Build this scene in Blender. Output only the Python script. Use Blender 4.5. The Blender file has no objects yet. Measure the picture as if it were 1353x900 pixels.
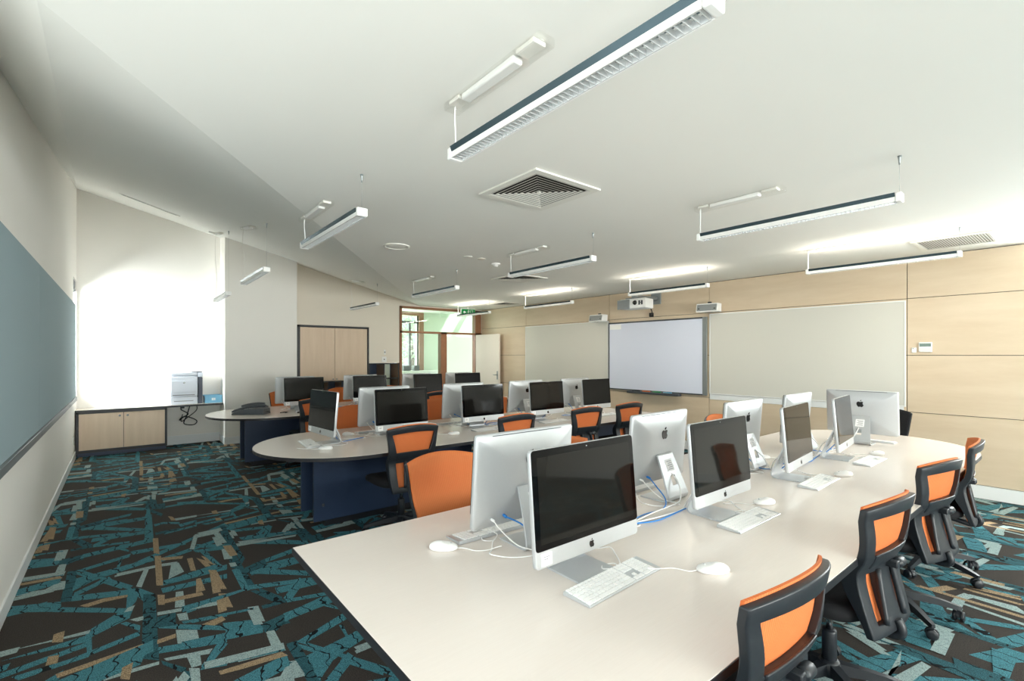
import bpy, bmesh, math, random
from mathutils import Vector, Matrix
random.seed(4)
PI = math.pi
SC = bpy.context.scene
COL = SC.collection

# ------------------------------------------------------------------ materials
def lin(c):
    return tuple(((v/255)/12.92 if v/255 <= .04045 else (((v/255)+.055)/1.055)**2.4) for v in c)

class NT:
    def __init__(s, name):
        s.m = bpy.data.materials.new(name); s.m.use_nodes = True
        s.t = s.m.node_tree; s.b = s.t.nodes['Principled BSDF']; s.out = s.t.nodes['Material Output']
    def n(s, typ, **kw):
        nd = s.t.nodes.new(typ)
        for k, v in kw.items(): setattr(nd, k, v)
        return nd
    def l(s, a, b): s.t.links.new(a, b)
    def val(s, sock, v):
        if isinstance(v, (int, float)): sock.default_value = v
        elif isinstance(v, tuple): sock.default_value = v if len(v) == 4 or len(sock.default_value) == 3 else (*v, 1)
        else: s.l(v, sock)
    def math(s, op, a, b=0.0, c=0.0):
        nd = s.n('ShaderNodeMath', operation=op)
        s.val(nd.inputs[0], a); s.val(nd.inputs[1], b); s.val(nd.inputs[2], c)
        return nd.outputs[0]
    def mix(s, f, a, b):
        nd = s.n('ShaderNodeMix', data_type='RGBA')
        s.val(nd.inputs[0], f); s.val(nd.inputs[6], a); s.val(nd.inputs[7], b)
        return nd.outputs[2]
    def coord(s, which='Object', scale=(1, 1, 1)):
        tc = s.n('ShaderNodeTexCoord'); mp = s.n('ShaderNodeMapping')
        mp.inputs['Scale'].default_value = scale
        s.l(tc.outputs[which], mp.inputs['Vector'])
        return mp.outputs[0]
    def noise(s, vec, scale, detail=2.0, rough=.5):
        nd = s.n('ShaderNodeTexNoise'); s.l(vec, nd.inputs['Vector'])
        nd.inputs['Scale'].default_value = scale; nd.inputs['Detail'].default_value = detail
        nd.inputs['Roughness'].default_value = rough
        return nd.outputs['Fac']
    def ramp(s, f, lo, hi):
        nd = s.n('ShaderNodeMapRange'); s.val(nd.inputs[0], f)
        nd.inputs[1].default_value = lo; nd.inputs[2].default_value = hi
        return nd.outputs[0]
    def bump(s, h, strength=.2, dist=.002):
        nd = s.n('ShaderNodeBump'); nd.inputs['Strength'].default_value = strength
        nd.inputs['Distance'].default_value = dist; s.l(h, nd.inputs['Height'])
        s.l(nd.outputs[0], s.b.inputs['Normal'])

def pm(name, rgb, rough=.5, metal=0.0, var=.04, nscale=30, bump=0.0, bscale=200, spec=.5, coat=0.0):
    t = NT(name); c = lin(rgb)
    v = t.coord()
    f = t.noise(v, nscale, 3)
    t.l(t.mix(f, tuple(x*(1-var) for x in c), tuple(min(1, x*(1+var)) for x in c)), t.b.inputs['Base Color'])
    t.b.inputs['Roughness'].default_value = rough; t.b.inputs['Metallic'].default_value = metal
    t.b.inputs['Specular IOR Level'].default_value = spec
    t.b.inputs['Coat Weight'].default_value = coat
    if bump: t.bump(t.noise(v, bscale, 3), bump, .001)
    return t.m

M = {}
M['wall'] = pm('wall_paint', (242, 239, 233), .75, var=.012, nscale=3, bump=.05, bscale=150)
M['wall_warm_shade'] = pm('wall_paint_warm_shade', (233, 225, 211), .75, var=.012, nscale=3, bump=.05, bscale=150)  # same wall paint, with the far wall's dimmer, warmer light put into the colour
M['ceil'] = pm('ceiling_paint', (241, 240, 235), .85, var=.01, nscale=2)
M['white_trim'] = pm('white_gloss_trim', (236, 238, 238), .35, var=.01)
M['navy'] = pm('navy_laminate', (38, 55, 82), .42, var=.06, nscale=60, bump=.04)
M['black_edge'] = pm('black_edging', (26, 27, 32), .4)
M['black_pl'] = pm('black_plastic', (31, 35, 40), .42, bump=.06, bscale=500)
M['black_fab'] = pm('black_seat_fabric', (17, 17, 21), .9, var=.15, nscale=400, bump=.3, bscale=700)
M['dark_metal'] = pm('dark_painted_metal', (30, 31, 34), .4, metal=.3)
M['chrome'] = pm('chrome', (205, 207, 210), .12, metal=1.0, var=.01)
M['alu'] = pm('brushed_aluminium', (196, 199, 201), .36, metal=.4, var=.02, nscale=80)
M['alu_dark'] = pm('grey_aluminium', (150, 156, 158), .35, metal=.7, var=.03)
M['white_pl'] = pm('white_plastic', (243, 243, 241), .3, var=.01)
M['white_cable'] = pm('white_cable_sheath', (240, 240, 238), .4, var=.01)
M['blue_cable'] = pm('blue_cable_sheath', (36, 124, 200), .4, var=.03)
M['black_cable'] = pm('black_cable_sheath', (22, 22, 24), .5)
M['paper'] = pm('white_paper_label', (248, 248, 247), .6, var=.005)
M['ink'] = pm('grey_print', (140, 142, 146), .6)
M['logo'] = pm('black_gloss_logo', (12, 12, 13), .15)
M['glass_black'] = pm('black_screen_glass', (6, 6, 7), .05, var=.0, spec=.2)
M['display'] = pm('unlit_display', (22, 21, 19), .05, var=.02, nscale=400, spec=.2)
M['wboard'] = pm('whiteboard_enamel', (212, 210, 201), .28, var=.006, nscale=2)
M['sboard'] = pm('projection_board', (222, 227, 243), .4, var=.006, nscale=2)
M['grey_frame'] = pm('grey_frame', (140, 145, 146), .4, metal=.4)
M['dark_frame'] = pm('dark_grey_frame', (66, 70, 76), .45)
M['pin'] = pm('grey_pin_fabric', (150, 170, 177), .95, var=.05, nscale=500, bump=.25, bscale=900)
M['pin_trim'] = pm('grey_ledge', (118, 124, 126), .5, metal=.3)
M['door_paint'] = pm('pale_door_laminate', (226, 218, 206), .5, var=.015)
M['timber'] = pm('red_brown_timber', (150, 104, 74), .5, var=.16, nscale=18, bump=.05)
M['green_wall'] = pm('pale_green_paint', (212, 223, 206), .8, var=.01, nscale=3)
M['exit_green'] = pm('exit_green', (0, 140, 72), .4)
M['phone'] = pm('phone_grey_plastic', (72, 78, 84), .4, var=.04)
M['printer'] = pm('printer_light_plastic', (222, 228, 238), .4, var=.01)
M['printer_dark'] = pm('printer_dark_plastic', (58, 66, 82), .4)
M['tray_blue'] = pm('translucent_blue_plastic', (112, 176, 208), .3, var=.03)
M['shelf_in'] = pm('shelf_interior', (176, 150, 128), .6, var=.05)
M['lcd'] = pm('lcd_glass', (120, 140, 132), .3)
M['grass'] = pm('pale_gravel', (176, 173, 164), .9, var=.2, nscale=8)
M['leaf'] = pm('leaf_green', (214, 226, 196), .7, var=.3, nscale=4)
M['bark'] = pm('bark', (110, 90, 70), .9, var=.3, nscale=20)
M['louvre'] = pm('bright_louvre_aluminium', (232, 234, 235), .2, metal=.45, var=.01)
M['dark_refl'] = pm('reflector_painted_reflection', (70, 88, 96), .22, metal=.5, var=.03)  # polished strip; its dark reflection is put into the base colour
M['vent_dark'] = pm('duct_interior', (38, 36, 33), .9)
M['duct_grey'] = pm('grey_filter', (158, 153, 143), .9)
M['vent'] = pm('vent_white', (233, 231, 224), .5, var=.01)

def m_desk():
    t = NT('beige_desk_laminate')
    v = t.coord('Object', (2.5, 60, 1)); f = t.noise(v, 3, 4, .6)
    t.l(t.mix(f, lin((225, 215, 206)), lin((232, 223, 215))), t.b.inputs['Base Color'])
    t.b.inputs['Roughness'].default_value = .24
    t.b.inputs['Specular IOR Level'].default_value = .6
    return t.m
M['desk'] = m_desk()
def m_wood(name, a, b, sc, rough=.4):
    t = NT(name); oi = t.n('ShaderNodeObjectInfo')
    tc = t.n('ShaderNodeTexCoord'); add = t.n('ShaderNodeVectorMath', operation='ADD')
    sm = t.n('ShaderNodeVectorMath', operation='SCALE'); cmb = t.n('ShaderNodeCombineXYZ')
    for i in range(3): t.l(oi.outputs['Random'], cmb.inputs[i])
    t.l(cmb.outputs[0], sm.inputs[0]); sm.inputs['Scale'].default_value = 37
    t.l(tc.outputs['Object'], add.inputs[0]); t.l(sm.outputs[0], add.inputs[1])
    mp = t.n('ShaderNodeMapping'); mp.inputs['Scale'].default_value = sc; t.l(add.outputs[0], mp.inputs[0])
    f = t.noise(mp.outputs[0], 2.2, 6, .65)
    wv = t.n('ShaderNodeTexWave', wave_type='RINGS'); t.l(mp.outputs[0], wv.inputs['Vector'])
    wv.inputs['Scale'].default_value = .8; wv.inputs['Distortion'].default_value = 9; wv.inputs['Detail'].default_value = 3
    g = t.math('ADD', t.math('MULTIPLY', f, .94), t.math('MULTIPLY', wv.outputs['Fac'], .06))
    t.l(t.mix(t.ramp(g, .22, .78), lin(a), lin(b)), t.b.inputs['Base Color'])
    t.b.inputs['Roughness'].default_value = rough
    return t.m
M['ply'] = m_wood('maple_plywood', (206, 185, 157), (220, 202, 177), (1, .55, 3.2))
M['veneer'] = m_wood('beige_wood_veneer', (214, 190, 164), (228, 206, 182), (6, 1, .6), .5)

def m_mesh():
    t = NT('orange_mesh_fabric')
    tc = t.n('ShaderNodeTexCoord'); sx = t.n('ShaderNodeSeparateXYZ'); t.l(tc.outputs['Object'], sx.inputs[0])
    s1 = t.math('SINE', t.math('MULTIPLY', sx.outputs[0], 2*PI/.0075))
    s2 = t.math('SINE', t.math('MULTIPLY', sx.outputs[2], 2*PI/.004))
    f = t.math('ADD', t.math('MULTIPLY', s1, .4), .5)
    nz = t.noise(t.coord(), 30, 2)
    c = t.mix(f, lin((224, 116, 58)), lin((240, 146, 84)))
    t.l(t.mix(t.math('MULTIPLY', nz, .15), c, lin((214, 96, 36))), t.b.inputs['Base Color'])
    t.b.inputs['Roughness'].default_value = .7
    t.bump(t.math('ADD', s1, t.math('MULTIPLY', s2, .3)), .4, .001)
    tr = t.n('ShaderNodeBsdfTranslucent'); tr.inputs[0].default_value = (*lin((236, 116, 50)), 1)
    mx = t.n('ShaderNodeMixShader'); mx.inputs[0].default_value = .25
    t.l(t.b.outputs[0], mx.inputs[1]); t.l(tr.outputs[0], mx.inputs[2]); t.l(mx.outputs[0], t.out.inputs[0])
    return t.m
M['orange'] = m_mesh()

def m_glass(name, tint, refl=.08):
    t = NT(name)
    tr = t.n('ShaderNodeBsdfTransparent'); tr.inputs[0].default_value = (*tint, 1)
    gl = t.n('ShaderNodeBsdfGlossy'); gl.inputs['Roughness'].default_value = .02
    nz = t.noise(t.coord(), 2, 1)
    mx = t.n('ShaderNodeMixShader'); t.l(t.math('ADD', refl, t.math('MULTIPLY', nz, .01)), mx.inputs[0])
    t.l(tr.outputs[0], mx.inputs[1]); t.l(gl.outputs[0], mx.inputs[2]); t.l(mx.outputs[0], t.out.inputs[0])
    return t.m
M['glass'] = m_glass('clear_window_glass', (.96, .98, .97))
M['glass_green'] = m_glass('greenish_glass', (.88, .97, .90))
M['clear_pl'] = m_glass('clear_plastic', (.985, .985, .98), .05)
def m_emit(name, rgb, s):
    t = NT(name); t.t.nodes.remove(t.b); e = t.n('ShaderNodeEmission')
    nz = t.noise(t.coord(), 5, 1)
    t.l(t.mix(nz, lin(rgb), lin(rgb)), e.inputs[0]); e.inputs[1].default_value = s
    t.l(e.outputs[0], t.out.inputs[0]); return t.m
M['tube_on'] = m_emit('lit_fluorescent_tube', (255, 244, 222), 6)
M['tube_off'] = pm('unlit_fluorescent_tube', (238, 240, 238), .25)

def m_carpet(name, a, b, speck=.5, tick=0.0, wob=1.2):
    t = NT(name); v = t.coord()
    f = t.noise(v, 330, 2, .7); g = t.noise(v, 5, 3)
    c = t.mix(t.ramp(f, .5-.5*speck*.5, .5+.5*speck*.5), lin(a), lin(b))
    c = t.mix(t.math('MULTIPLY', g, .35), c, tuple(x*.6 for x in lin(b)))
    c = t.mix(t.math('MULTIPLY', t.ramp(t.noise(v, 150, 3, .8), .5, .62), .55), c, lin((30, 30, 30)))
    if tick:
        sx = t.n('ShaderNodeSeparateXYZ'); tc = t.n('ShaderNodeTexCoord'); t.l(tc.outputs['Object'], sx.inputs[0])
        nz = t.noise(v, 7, 2)
        q = t.math('FRACT', t.math('ADD', t.math('MULTIPLY', sx.outputs[0], 11), t.math('MULTIPLY', nz, wob*2)))
        c = t.mix(t.math('LESS_THAN', q, tick), c, lin((22, 26, 29)))
    t.l(c, t.b.inputs['Base Color'])
    t.b.inputs['Roughness'].default_value = .95; t.b.inputs['Specular IOR Level'].default_value = .15
    t.bump(f, .6, .004)
    return t.m
CARPET = [m_carpet('carpet_charcoal', (42, 39, 37), (80, 74, 69), .6),
          m_carpet('carpet_teal', (14, 62, 76), (96, 164, 176), .42, .09),
          m_carpet('carpet_dark_teal', (14, 38, 46), (66, 120, 130), .42, .16, 2.2),
          m_carpet('carpet_pale_blue', (104, 138, 142), (190, 206, 202), .6),
          m_carpet('carpet_sand', (92, 76, 60), (204, 178, 142), .42)]

# ------------------------------------------------------------------ mesh builder
class MB:
    def __init__(s): s.bm = bmesh.new(); s.mi = 0
    def _f(s, vs, smooth=False):
        try: f = s.bm.faces.new(vs)
        except ValueError: return None
        f.material_index = s.mi; f.smooth = smooth; return f
    def mat(s, i): s.mi = i; return s
    def box(s, x0, y0, z0, x1, y1, z1, bev=0.0, R=None):
        x0, x1 = min(x0, x1), max(x0, x1); y0, y1 = min(y0, y1), max(y0, y1); z0, z1 = min(z0, z1), max(z0, z1)
        P = [(x0,y0,z0),(x1,y0,z0),(x1,y1,z0),(x0,y1,z0),(x0,y0,z1),(x1,y0,z1),(x1,y1,z1),(x0,y1,z1)]
        vs = [s.bm.verts.new((R @ Vector(p)) if R else p) for p in P]
        fs = [s._f([vs[i] for i in q]) for q in ((3,2,1,0),(4,5,6,7),(0,1,5,4),(1,2,6,5),(2,3,7,6),(3,0,4,7))]
        if bev:
            es = list({e for f in fs for e in f.edges})
            r = bmesh.ops.bevel(s.bm, geom=es, offset=bev, segments=2, affect='EDGES', profile=.5)
            for f in r['faces']: f.material_index = s.mi; f.smooth = True
        return s
    def prism(s, poly, a, b, axis='z', bev=0.0):
        def P(p, h): return {'z': (p[0], p[1], h), 'x': (h, p[0], p[1]), 'y': (p[0], h, p[1])}[axis]
        A = [s.bm.verts.new(P(p, a)) for p in poly]; B = [s.bm.verts.new(P(p, b)) for p in poly]
        n = len(poly); fs = [s._f(A[::-1]), s._f(B)]
        for i in range(n): fs.append(s._f([A[i], A[(i+1) % n], B[(i+1) % n], B[i]]))
        bmesh.ops.recalc_face_normals(s.bm, faces=[f for f in fs if f])
        if bev:
            es = list(set(fs[1].edges) | set(fs[0].edges))
            r = bmesh.ops.bevel(s.bm, geom=es, offset=bev, segments=2, affect='EDGES', profile=.5)
            for f in r['faces']: f.material_index = s.mi
        return s
    def loft(s, rings, caps=True, smooth=True, closed=True):
        V = [[s.bm.verts.new(p) for p in r] for r in rings]; n = len(V[0]); fs = []
        for i in range(len(V)-1):
            for j in range(n if closed else n-1):
                k = (j+1) % n; fs.append(s._f([V[i][j], V[i][k], V[i+1][k], V[i+1][j]], smooth))
        if caps: fs.append(s._f(V[0][::-1])); fs.append(s._f(V[-1]))
        bmesh.ops.recalc_face_normals(s.bm, faces=[f for f in fs if f])
        return s
    def tube(s, pts, r, seg=8, spline=0):
        pts = [Vector(p) for p in pts]
        if spline:
            o = []; n = len(pts)
            for i in range(n-1):
                p0, p1, p2, p3 = pts[max(i-1, 0)], pts[i], pts[i+1], pts[min(i+2, n-1)]
                for k in range(spline):
                    t = k/spline
                    o.append(.5*((2*p1)+(p2-p0)*t+(2*p0-5*p1+4*p2-p3)*t*t+(3*p1-p0-3*p2+p3)*t**3))
            o.append(pts[-1]); pts = o
        rs = r if isinstance(r, (list, tuple)) else None
        rings = []; prev = None
        for i, p in enumerate(pts):
            d = (pts[min(i+1, len(pts)-1)]-pts[max(i-1, 0)])
            d = d.normalized() if d.length > 1e-9 else Vector((0, 0, 1))
            u = prev if prev is not None else (Vector((0, 0, 1)) if abs(d.z) < .9 else Vector((1, 0, 0)))
            a = (u - d*u.dot(d)); a = a.normalized() if a.length > 1e-6 else d.orthogonal().normalized()
            prev = a; b = d.cross(a)
            rr = r if rs is None else rs[min(i*(len(rs)-1)//max(1, len(pts)-1), len(rs)-1)]
            rings.append([p+(a*math.cos(q)+b*math.sin(q))*rr for q in [2*PI*k/seg for k in range(seg)]])
        return s.loft(rings)
    def lathe(s, prof, seg=24, c=(0, 0, 0), axis='z'):
        def P(r, h, a):
            x, y = r*math.cos(a), r*math.sin(a)
            q = {'z': (x, y, h), 'y': (x, h, y), 'x': (h, x, y)}[axis]
            return (q[0]+c[0], q[1]+c[1], q[2]+c[2])
        return s.loft([[P(max(r, 1e-4), h, 2*PI*k/seg) for k in range(seg)] for r, h in prof])
    def ell(s, c, r, seg=16, rings=8, zmin=-1.0):
        R = []
        for i in range(rings+1):
            t = zmin + (1-zmin)*i/rings; t = math.sin(t*PI/2)
            q = math.sqrt(max(1-t*t, 1e-6))
            R.append([(c[0]+r[0]*q*math.cos(a), c[1]+r[1]*q*math.sin(a), c[2]+r[2]*t) for a in [2*PI*k/seg for k in range(seg)]])
        return s.loft(R)
    def build(s, name, mats, parent=None, loc=None, rot=None):
        me = bpy.data.meshes.new(name); s.bm.to_mesh(me); s.bm.free()
        for m in (mats if isinstance(mats, (list, tuple)) else [mats]): me.materials.append(M[m] if isinstance(m, str) else m)
        o = bpy.data.objects.new(name, me); COL.objects.link(o)
        if parent: o.parent = parent
        if loc: o.location = loc
        if rot: o.rotation_euler = rot
        return o

def tag(o, label, cat, group=None, kind=None):
    if label: o['label'] = label
    if cat: o['category'] = cat
    if group: o['group'] = group
    if kind: o['kind'] = kind
    return o
def thing(name, label, cat, loc=(0, 0, 0), rz=0.0, group=None):
    o = bpy.data.objects.new(name, None); o.empty_display_size = .05; COL.objects.link(o)
    o.location = loc; o.rotation_euler = (0, 0, rz)
    return tag(o, label, cat, group)
def struct(o): o['kind'] = 'structure'; return o
def kids(o): return [c for c in bpy.data.objects if c.parent == o]
def dup(root, loc, rz, label):
    def cp(o, par):
        c = o.copy(); COL.objects.link(c); c.parent = par
        for ch in KID.get(o.name, ()): cp(ch, c)
        return c
    KID = {}
    for o in bpy.data.objects:
        if o.parent: KID.setdefault(o.parent.name, []).append(o)
    r = cp(root, None); r.location = loc; r.rotation_euler = (0, 0, rz); r['label'] = label
    return r

# ------------------------------------------------------------------ room constants
XL, XR, YF, YB, ZC, H = -.535, 7.162, 10.05, -6.0, 2.68, 1.54
P0, P1 = (-.21, 2.15), (5.40, 10.05)
def ztop(x, y):      # height of the folded ceiling
    A, B, C = Vector((P0[0], P0[1], ZC)), Vector((P1[0], P1[1], ZC)), Vector((XL, YF, 4.12))
    n = (B-A).cross(C-A); z = A.z-(n.x*(x-A.x)+n.y*(y-A.y))/n.z
    return max(z, ZC)

# floor with its carpet pattern
def px_floor(u, v):
    f = 635.; th = math.atan(516.5/f); s, c = math.sin(th), math.cos(th)
    a = (u-676.5)/f; b = (469-v)/f; t = -H/b
    return ((s+a*c)*t, (c-a*s)*t)
TR = []   # (crop, colour, corner points) of one repeat of the woven pattern
def q(crop, col, *p): TR.append((crop, col, p))
A_, B_ = 0, 1
for p in ([(60,497),(330,470),(330,525),(45,530)], [(280,500),(690,507),(680,532),(280,527)], [(415,300),(440,300),(720,385),(690,405)],
          [(640,285),(860,225),(860,240),(650,310)], [(395,425),(590,335),(605,350),(400,445)], [(385,440),(700,405),(700,435),(380,470)],
          [(690,395),(760,400),(735,470),(680,530)], [(690,500),(700,545),(500,640),(490,620)], [(720,510),(700,560),(490,665),(485,640)],
          [(395,350),(640,285),(650,310),(400,390)],
          [(462,640),(495,630),(498,745),(470,750)], [(755,630),(755,655),(390,800),(370,785)], [(650,590),(680,580),(760,600),(755,630)],
          [(690,395),(760,400),(840,430),(775,470)], [(785,0),(820,0),(830,130),(780,140)], [(440,70),(790,10),(790,28),(440,88)],
          [(440,62),(780,75),(780,92),(430,80)], [(500,130),(780,90),(780,105),(490,150)], [(500,165),(640,95),(655,105),(520,175)],
          [(450,215),(830,125),(830,147),(450,235)], [(170,245),(300,235),(330,255),(150,285)], [(160,395),(330,360),(330,375),(150,415)],
          [(0,795),(270,715),(480,650),(470,690)], [(0,860),(470,690),(470,715),(0,890)], [(60,880),(480,750),(480,770),(100,897)],
          [(370,885),(760,745),(765,780),(400,905)], [(870,360),(1227,270),(1227,297),(870,387)], [(870,400),(1227,320),(1227,345),(880,425)],
          [(670,285),(1227,40),(1227,54),(700,294)], [(860,240),(1180,130),(1190,142),(870,257)], [(700,200),(1000,150),(1005,162),(720,217)],
          [(850,590),(1227,600),(1227,627),(850,615)], [(1000,505),(1227,430),(1227,452),(1010,535)], [(1020,575),(1227,535),(1227,551),(1040,587)],
          [(850,720),(1227,655),(1227,692),(860,752)], [(1180,690),(1215,720),(1120,830),(1085,825)], [(1090,830),(1227,795),(1227,817),(1080,842)]):
    q(A_, 1, *p)
for p in ([(365,310),(420,300),(385,470),(325,475)], [(775,430),(840,430),(860,790),(765,780)], [(400,30),(440,20),(420,130),(380,135)],
          [(430,130),(500,160),(490,175),(420,150)], [(850,555),(950,530),(950,600),(850,612)], [(870,790),(1010,830),(1000,862),(880,812)],
          [(450,245),(330,262),(330,285),(450,235)]):
    q(A_, 2, *p)
for p in ([(320,195),(370,190),(350,240),(310,240)], [(320,272),(360,268),(345,318),(305,318)], [(300,365),(355,360),(350,400),(295,395)],
          [(130,350),(350,315),(345,330),(120,365)], [(90,430),(350,390),(345,405),(80,445)], [(0,750),(280,680),(490,625),(480,645)],
          [(555,880),(860,795),(860,812),(560,902)], [(700,570),(775,550),(775,570),(740,580)], [(670,530),(690,505),(730,490),(715,520)],
          [(630,320),(870,268),(875,280),(635,335)], [(870,268),(960,255),(950,272),(870,282)], [(780,295),(805,295),(765,395),(735,390)],
          [(925,270),(965,260),(995,310),(910,350)], [(1180,90),(1045,115),(1050,130),(1180,102)], [(1045,120),(1070,115),(1050,190),(1025,190)],
          [(850,530),(1180,470),(1180,490),(850,547)], [(950,420),(990,415),(1000,500),(945,505)], [(955,540),(1010,530),(1020,570),(970,575)],
          [(950,625),(1065,625),(1080,690),(960,700)], [(885,780),(1150,725),(1130,755),(900,792)], [(1005,760),(1080,745),(1090,815),(1035,830)]):
    q(A_, 3, *p)
for p in ([(285,20),(330,30),(320,55),(290,45)], [(270,70),(305,70),(290,135),(250,135)], [(240,150),(275,150),(260,195),(210,195)],
          [(290,650),(350,630),(340,690),(280,695)], [(260,770),(320,760),(310,805),(245,820)], [(300,865),(775,700),(770,727),(310,887)],
          [(660,830),(720,800),(700,895),(650,890)], [(430,495),(560,455),(560,475),(470,503)], [(560,455),(690,435),(690,447),(560,475)],
          [(825,130),(855,128),(862,215),(830,210)], [(835,225),(870,225),(882,385),(845,385)], [(850,435),(890,435),(890,490),(855,490)],
          [(890,460),(1090,420),(1100,437),(890,482)], [(1010,240),(1040,235),(1060,305),(1030,305)], [(1060,235),(1110,250),(1140,280),(1110,285)],
          [(1060,350),(1085,345),(1110,410),(1060,425)], [(1130,300),(1160,305),(1195,420),(1150,430)], [(1170,460),(1210,455),(1227,520),(1180,535)],
          [(1090,597),(1200,550),(1220,570),(1160,602)], [(850,680),(950,645),(950,667),(850,702)], [(870,235),(990,225),(985,240),(875,250)]):
    q(A_, 4, *p)
for p in ([(270,300),(310,290),(370,410),(330,415)], [(230,75),(460,15),(460,32),(240,90)], [(260,85),(470,60),(470,75),(270,97)],
          [(400,105),(455,65),(470,72),(420,115)], [(310,125),(640,85),(640,102),(330,142)], [(380,148),(680,148),(660,162),(370,160)],
          [(440,245),(600,185),(605,207),(450,262)], [(460,265),(610,230),(618,247),(470,282)], [(390,305),(690,315),(700,330),(395,322)],
          [(360,385),(710,340),(720,360),(370,407)], [(625,370),(645,370),(575,460),(550,455)], [(560,460),(780,420),(790,437),(570,477)],
          [(545,545),(760,445),(790,465),(560,582)], [(760,470),(850,505),(845,514),(750,492)], [(30,600),(440,605),(440,627),(40,624)],
          [(0,690),(440,600),(440,640),(0,725)], [(620,690),(880,530),(895,565),(660,702)], [(850,600),(870,595),(900,655),(885,660)],
          [(800,745),(940,630),(985,660),(820,790)], [(800,750),(822,785),(745,900),(700,850)], [(620,700),(810,740),(800,772),(660,732)],
          [(870,770),(905,760),(850,900),(805,900)], [(900,780),(1090,850),(1090,872),(890,807)], [(160,805),(550,720),(560,737),(170,827)],
          [(105,825),(135,838),(250,700),(200,690)], [(0,580),(390,505),(390,517),(10,592)], [(0,500),(330,405),(330,417),(0,532)],
          [(60,195),(260,170),(260,187),(80,207)], [(100,205),(140,205),(210,270),(170,267)], [(0,330),(200,265),(220,275),(0,345)]):
    q(B_, 1, *p)
for p in ([(205,80),(240,70),(320,300),(270,290)], [(610,85),(650,85),(690,150),(660,155)], [(340,290),(450,240),(460,277),(350,322)],
          [(370,415),(400,410),(545,465),(520,485)], [(430,495),(560,460),(565,477),(440,512)], [(430,595),(550,540),(560,582),(450,642)],
          [(570,700),(620,690),(740,890),(690,900)], [(310,890),(540,790),(600,802),(400,902)]):
    q(B_, 2, *p)
for p in ([(165,125),(195,120),(220,165),(190,175)], [(215,190),(255,180),(275,240),(230,245)], [(255,265),(290,260),(300,280),(265,285)],
          [(250,100),(270,95),(285,130),(262,130)], [(290,160),(620,110),(615,120),(300,175)], [(540,95),(575,50),(590,60),(560,100)],
          [(580,55),(610,50),(640,80),(600,75)], [(355,520),(400,515),(440,595),(390,600)], [(460,655),(505,645),(535,720),(490,728)],
          [(935,740),(1025,700),(1030,720),(945,755)], [(560,830),(615,805),(655,870),(520,900)], [(70,110),(200,88),(205,98),(75,125)]):
    q(B_, 3, *p)
for p in ([(200,850),(330,810),(340,835),(210,870)], [(330,810),(540,745),(575,765),(340,835)]):
    q(B_, 4, *p)

for p in ([(385,500),(770,425),(770,445),(400,522)], [(480,560),(860,530),(860,550),(480,582)], [(600,560),(700,495),(720,505),(640,562)],
          [(540,575),(880,590),(880,607),(540,590)], [(860,600),(890,600),(893,645),(855,645)], [(85,610),(330,610),(330,627),(85,630)],
          [(1020,575),(1286,525),(1286,545),(1020,587)], [(990,510),(1286,450),(1286,472),(1000,532)], [(920,730),(1000,710),(1000,725),(930,747)],
          [(1000,710),(1140,710),(1140,726),(1000,725)], [(1130,730),(1286,690),(1286,706),(1150,752)], [(1000,800),(1286,730),(1286,745),(1010,815)]):
    q(2, 1, *p)
for p in ([(350,505),(385,500),(350,690),(300,720)], [(880,480),(930,480),(960,600),(900,600)], [(900,600),(1000,640),(980,662),(890,622)],
          [(945,560),(1015,545),(1020,595),(965,600)], [(930,800),(1140,760),(1140,775),(935,820)]):
    q(2, 2, *p)
for p in ([(390,595),(720,560),(880,530),(400,607)], [(780,530),(880,480),(900,490),(810,532)], [(900,475),(940,475),(935,520),(905,515)],
          [(262,550),(312,545),(310,600),(262,605)], [(400,530),(430,530),(425,560),(395,562)], [(150,545),(345,515),(345,530),(190,557)],
          [(1000,530),(1286,485),(1286,496),(1000,542)], [(960,465),(1286,430),(1286,441),(960,477)], [(1070,685),(1286,650),(1286,665),(1110,698)]):
    q(2, 3, *p)
for p in ([(262,620),(325,615),(320,670),(258,680)], [(1040,660),(1080,665),(1110,695),(1070,697)]):
    q(2, 4, *p)
CROP = {0: (0, 680, 4.09), 1: (240, 680, 4.09), 2: (60, 580, 6.43)}

def build_floor():
    cell = bmesh.new()
    for k, (crop, col, pts) in enumerate(TR):
        ox, oy, sc = CROP[crop]
        w = [px_floor(ox+x/sc, oy+y/sc) for x, y in pts]
        vs = [cell.verts.new((x, y, .00002*(k+1)+(.0006 if col in (3, 4) else .0002))) for x, y in w]
        f = cell.faces.new(vs); f.material_index = col
        f.normal_update()
        if f.normal.z < 0: f.normal_flip()
    def clip(bm, x0, x1, y0, y1):
        for co, no in (((x0,0,0),(-1,0,0)), ((x1,0,0),(1,0,0)), ((0,y0,0),(0,-1,0)), ((0,y1,0),(0,1,0))):
            g = bm.verts[:]+bm.edges[:]+bm.faces[:]
            bmesh.ops.bisect_plane(bm, geom=g, plane_co=co, plane_no=no, clear_outer=True)
    bm = bmesh.new()
    W, L = .975, 3.78
    polys = [([v.co.copy() for v in f.verts], f.material_index) for f in cell.faces]
    for i in range(-2, 9):
        for j in range(-7, 4):
            dx, dy = i*W, j*L + i*L*.5
            for vs, mi in polys:
                P = [Vector((v.x+dx, v.y+dy, v.z)) for v in vs]
                if max(p.x for p in P) < XL or min(p.x for p in P) > XR or max(p.y for p in P) < YB or min(p.y for p in P) > YF: continue
                f = bm.faces.new([bm.verts.new(p) for p in P]); f.material_index = mi
    clip(bm, XL, XR, YB, YF)
    mb = MB(); mb.bm.free(); mb.bm = bm; mb.mi = 0
    mb.box(XL-.15, YB-.15, -.12, XR+.15, YF+.15, 0)
    return struct(mb.build('floor', CARPET))
build_floor()

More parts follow.
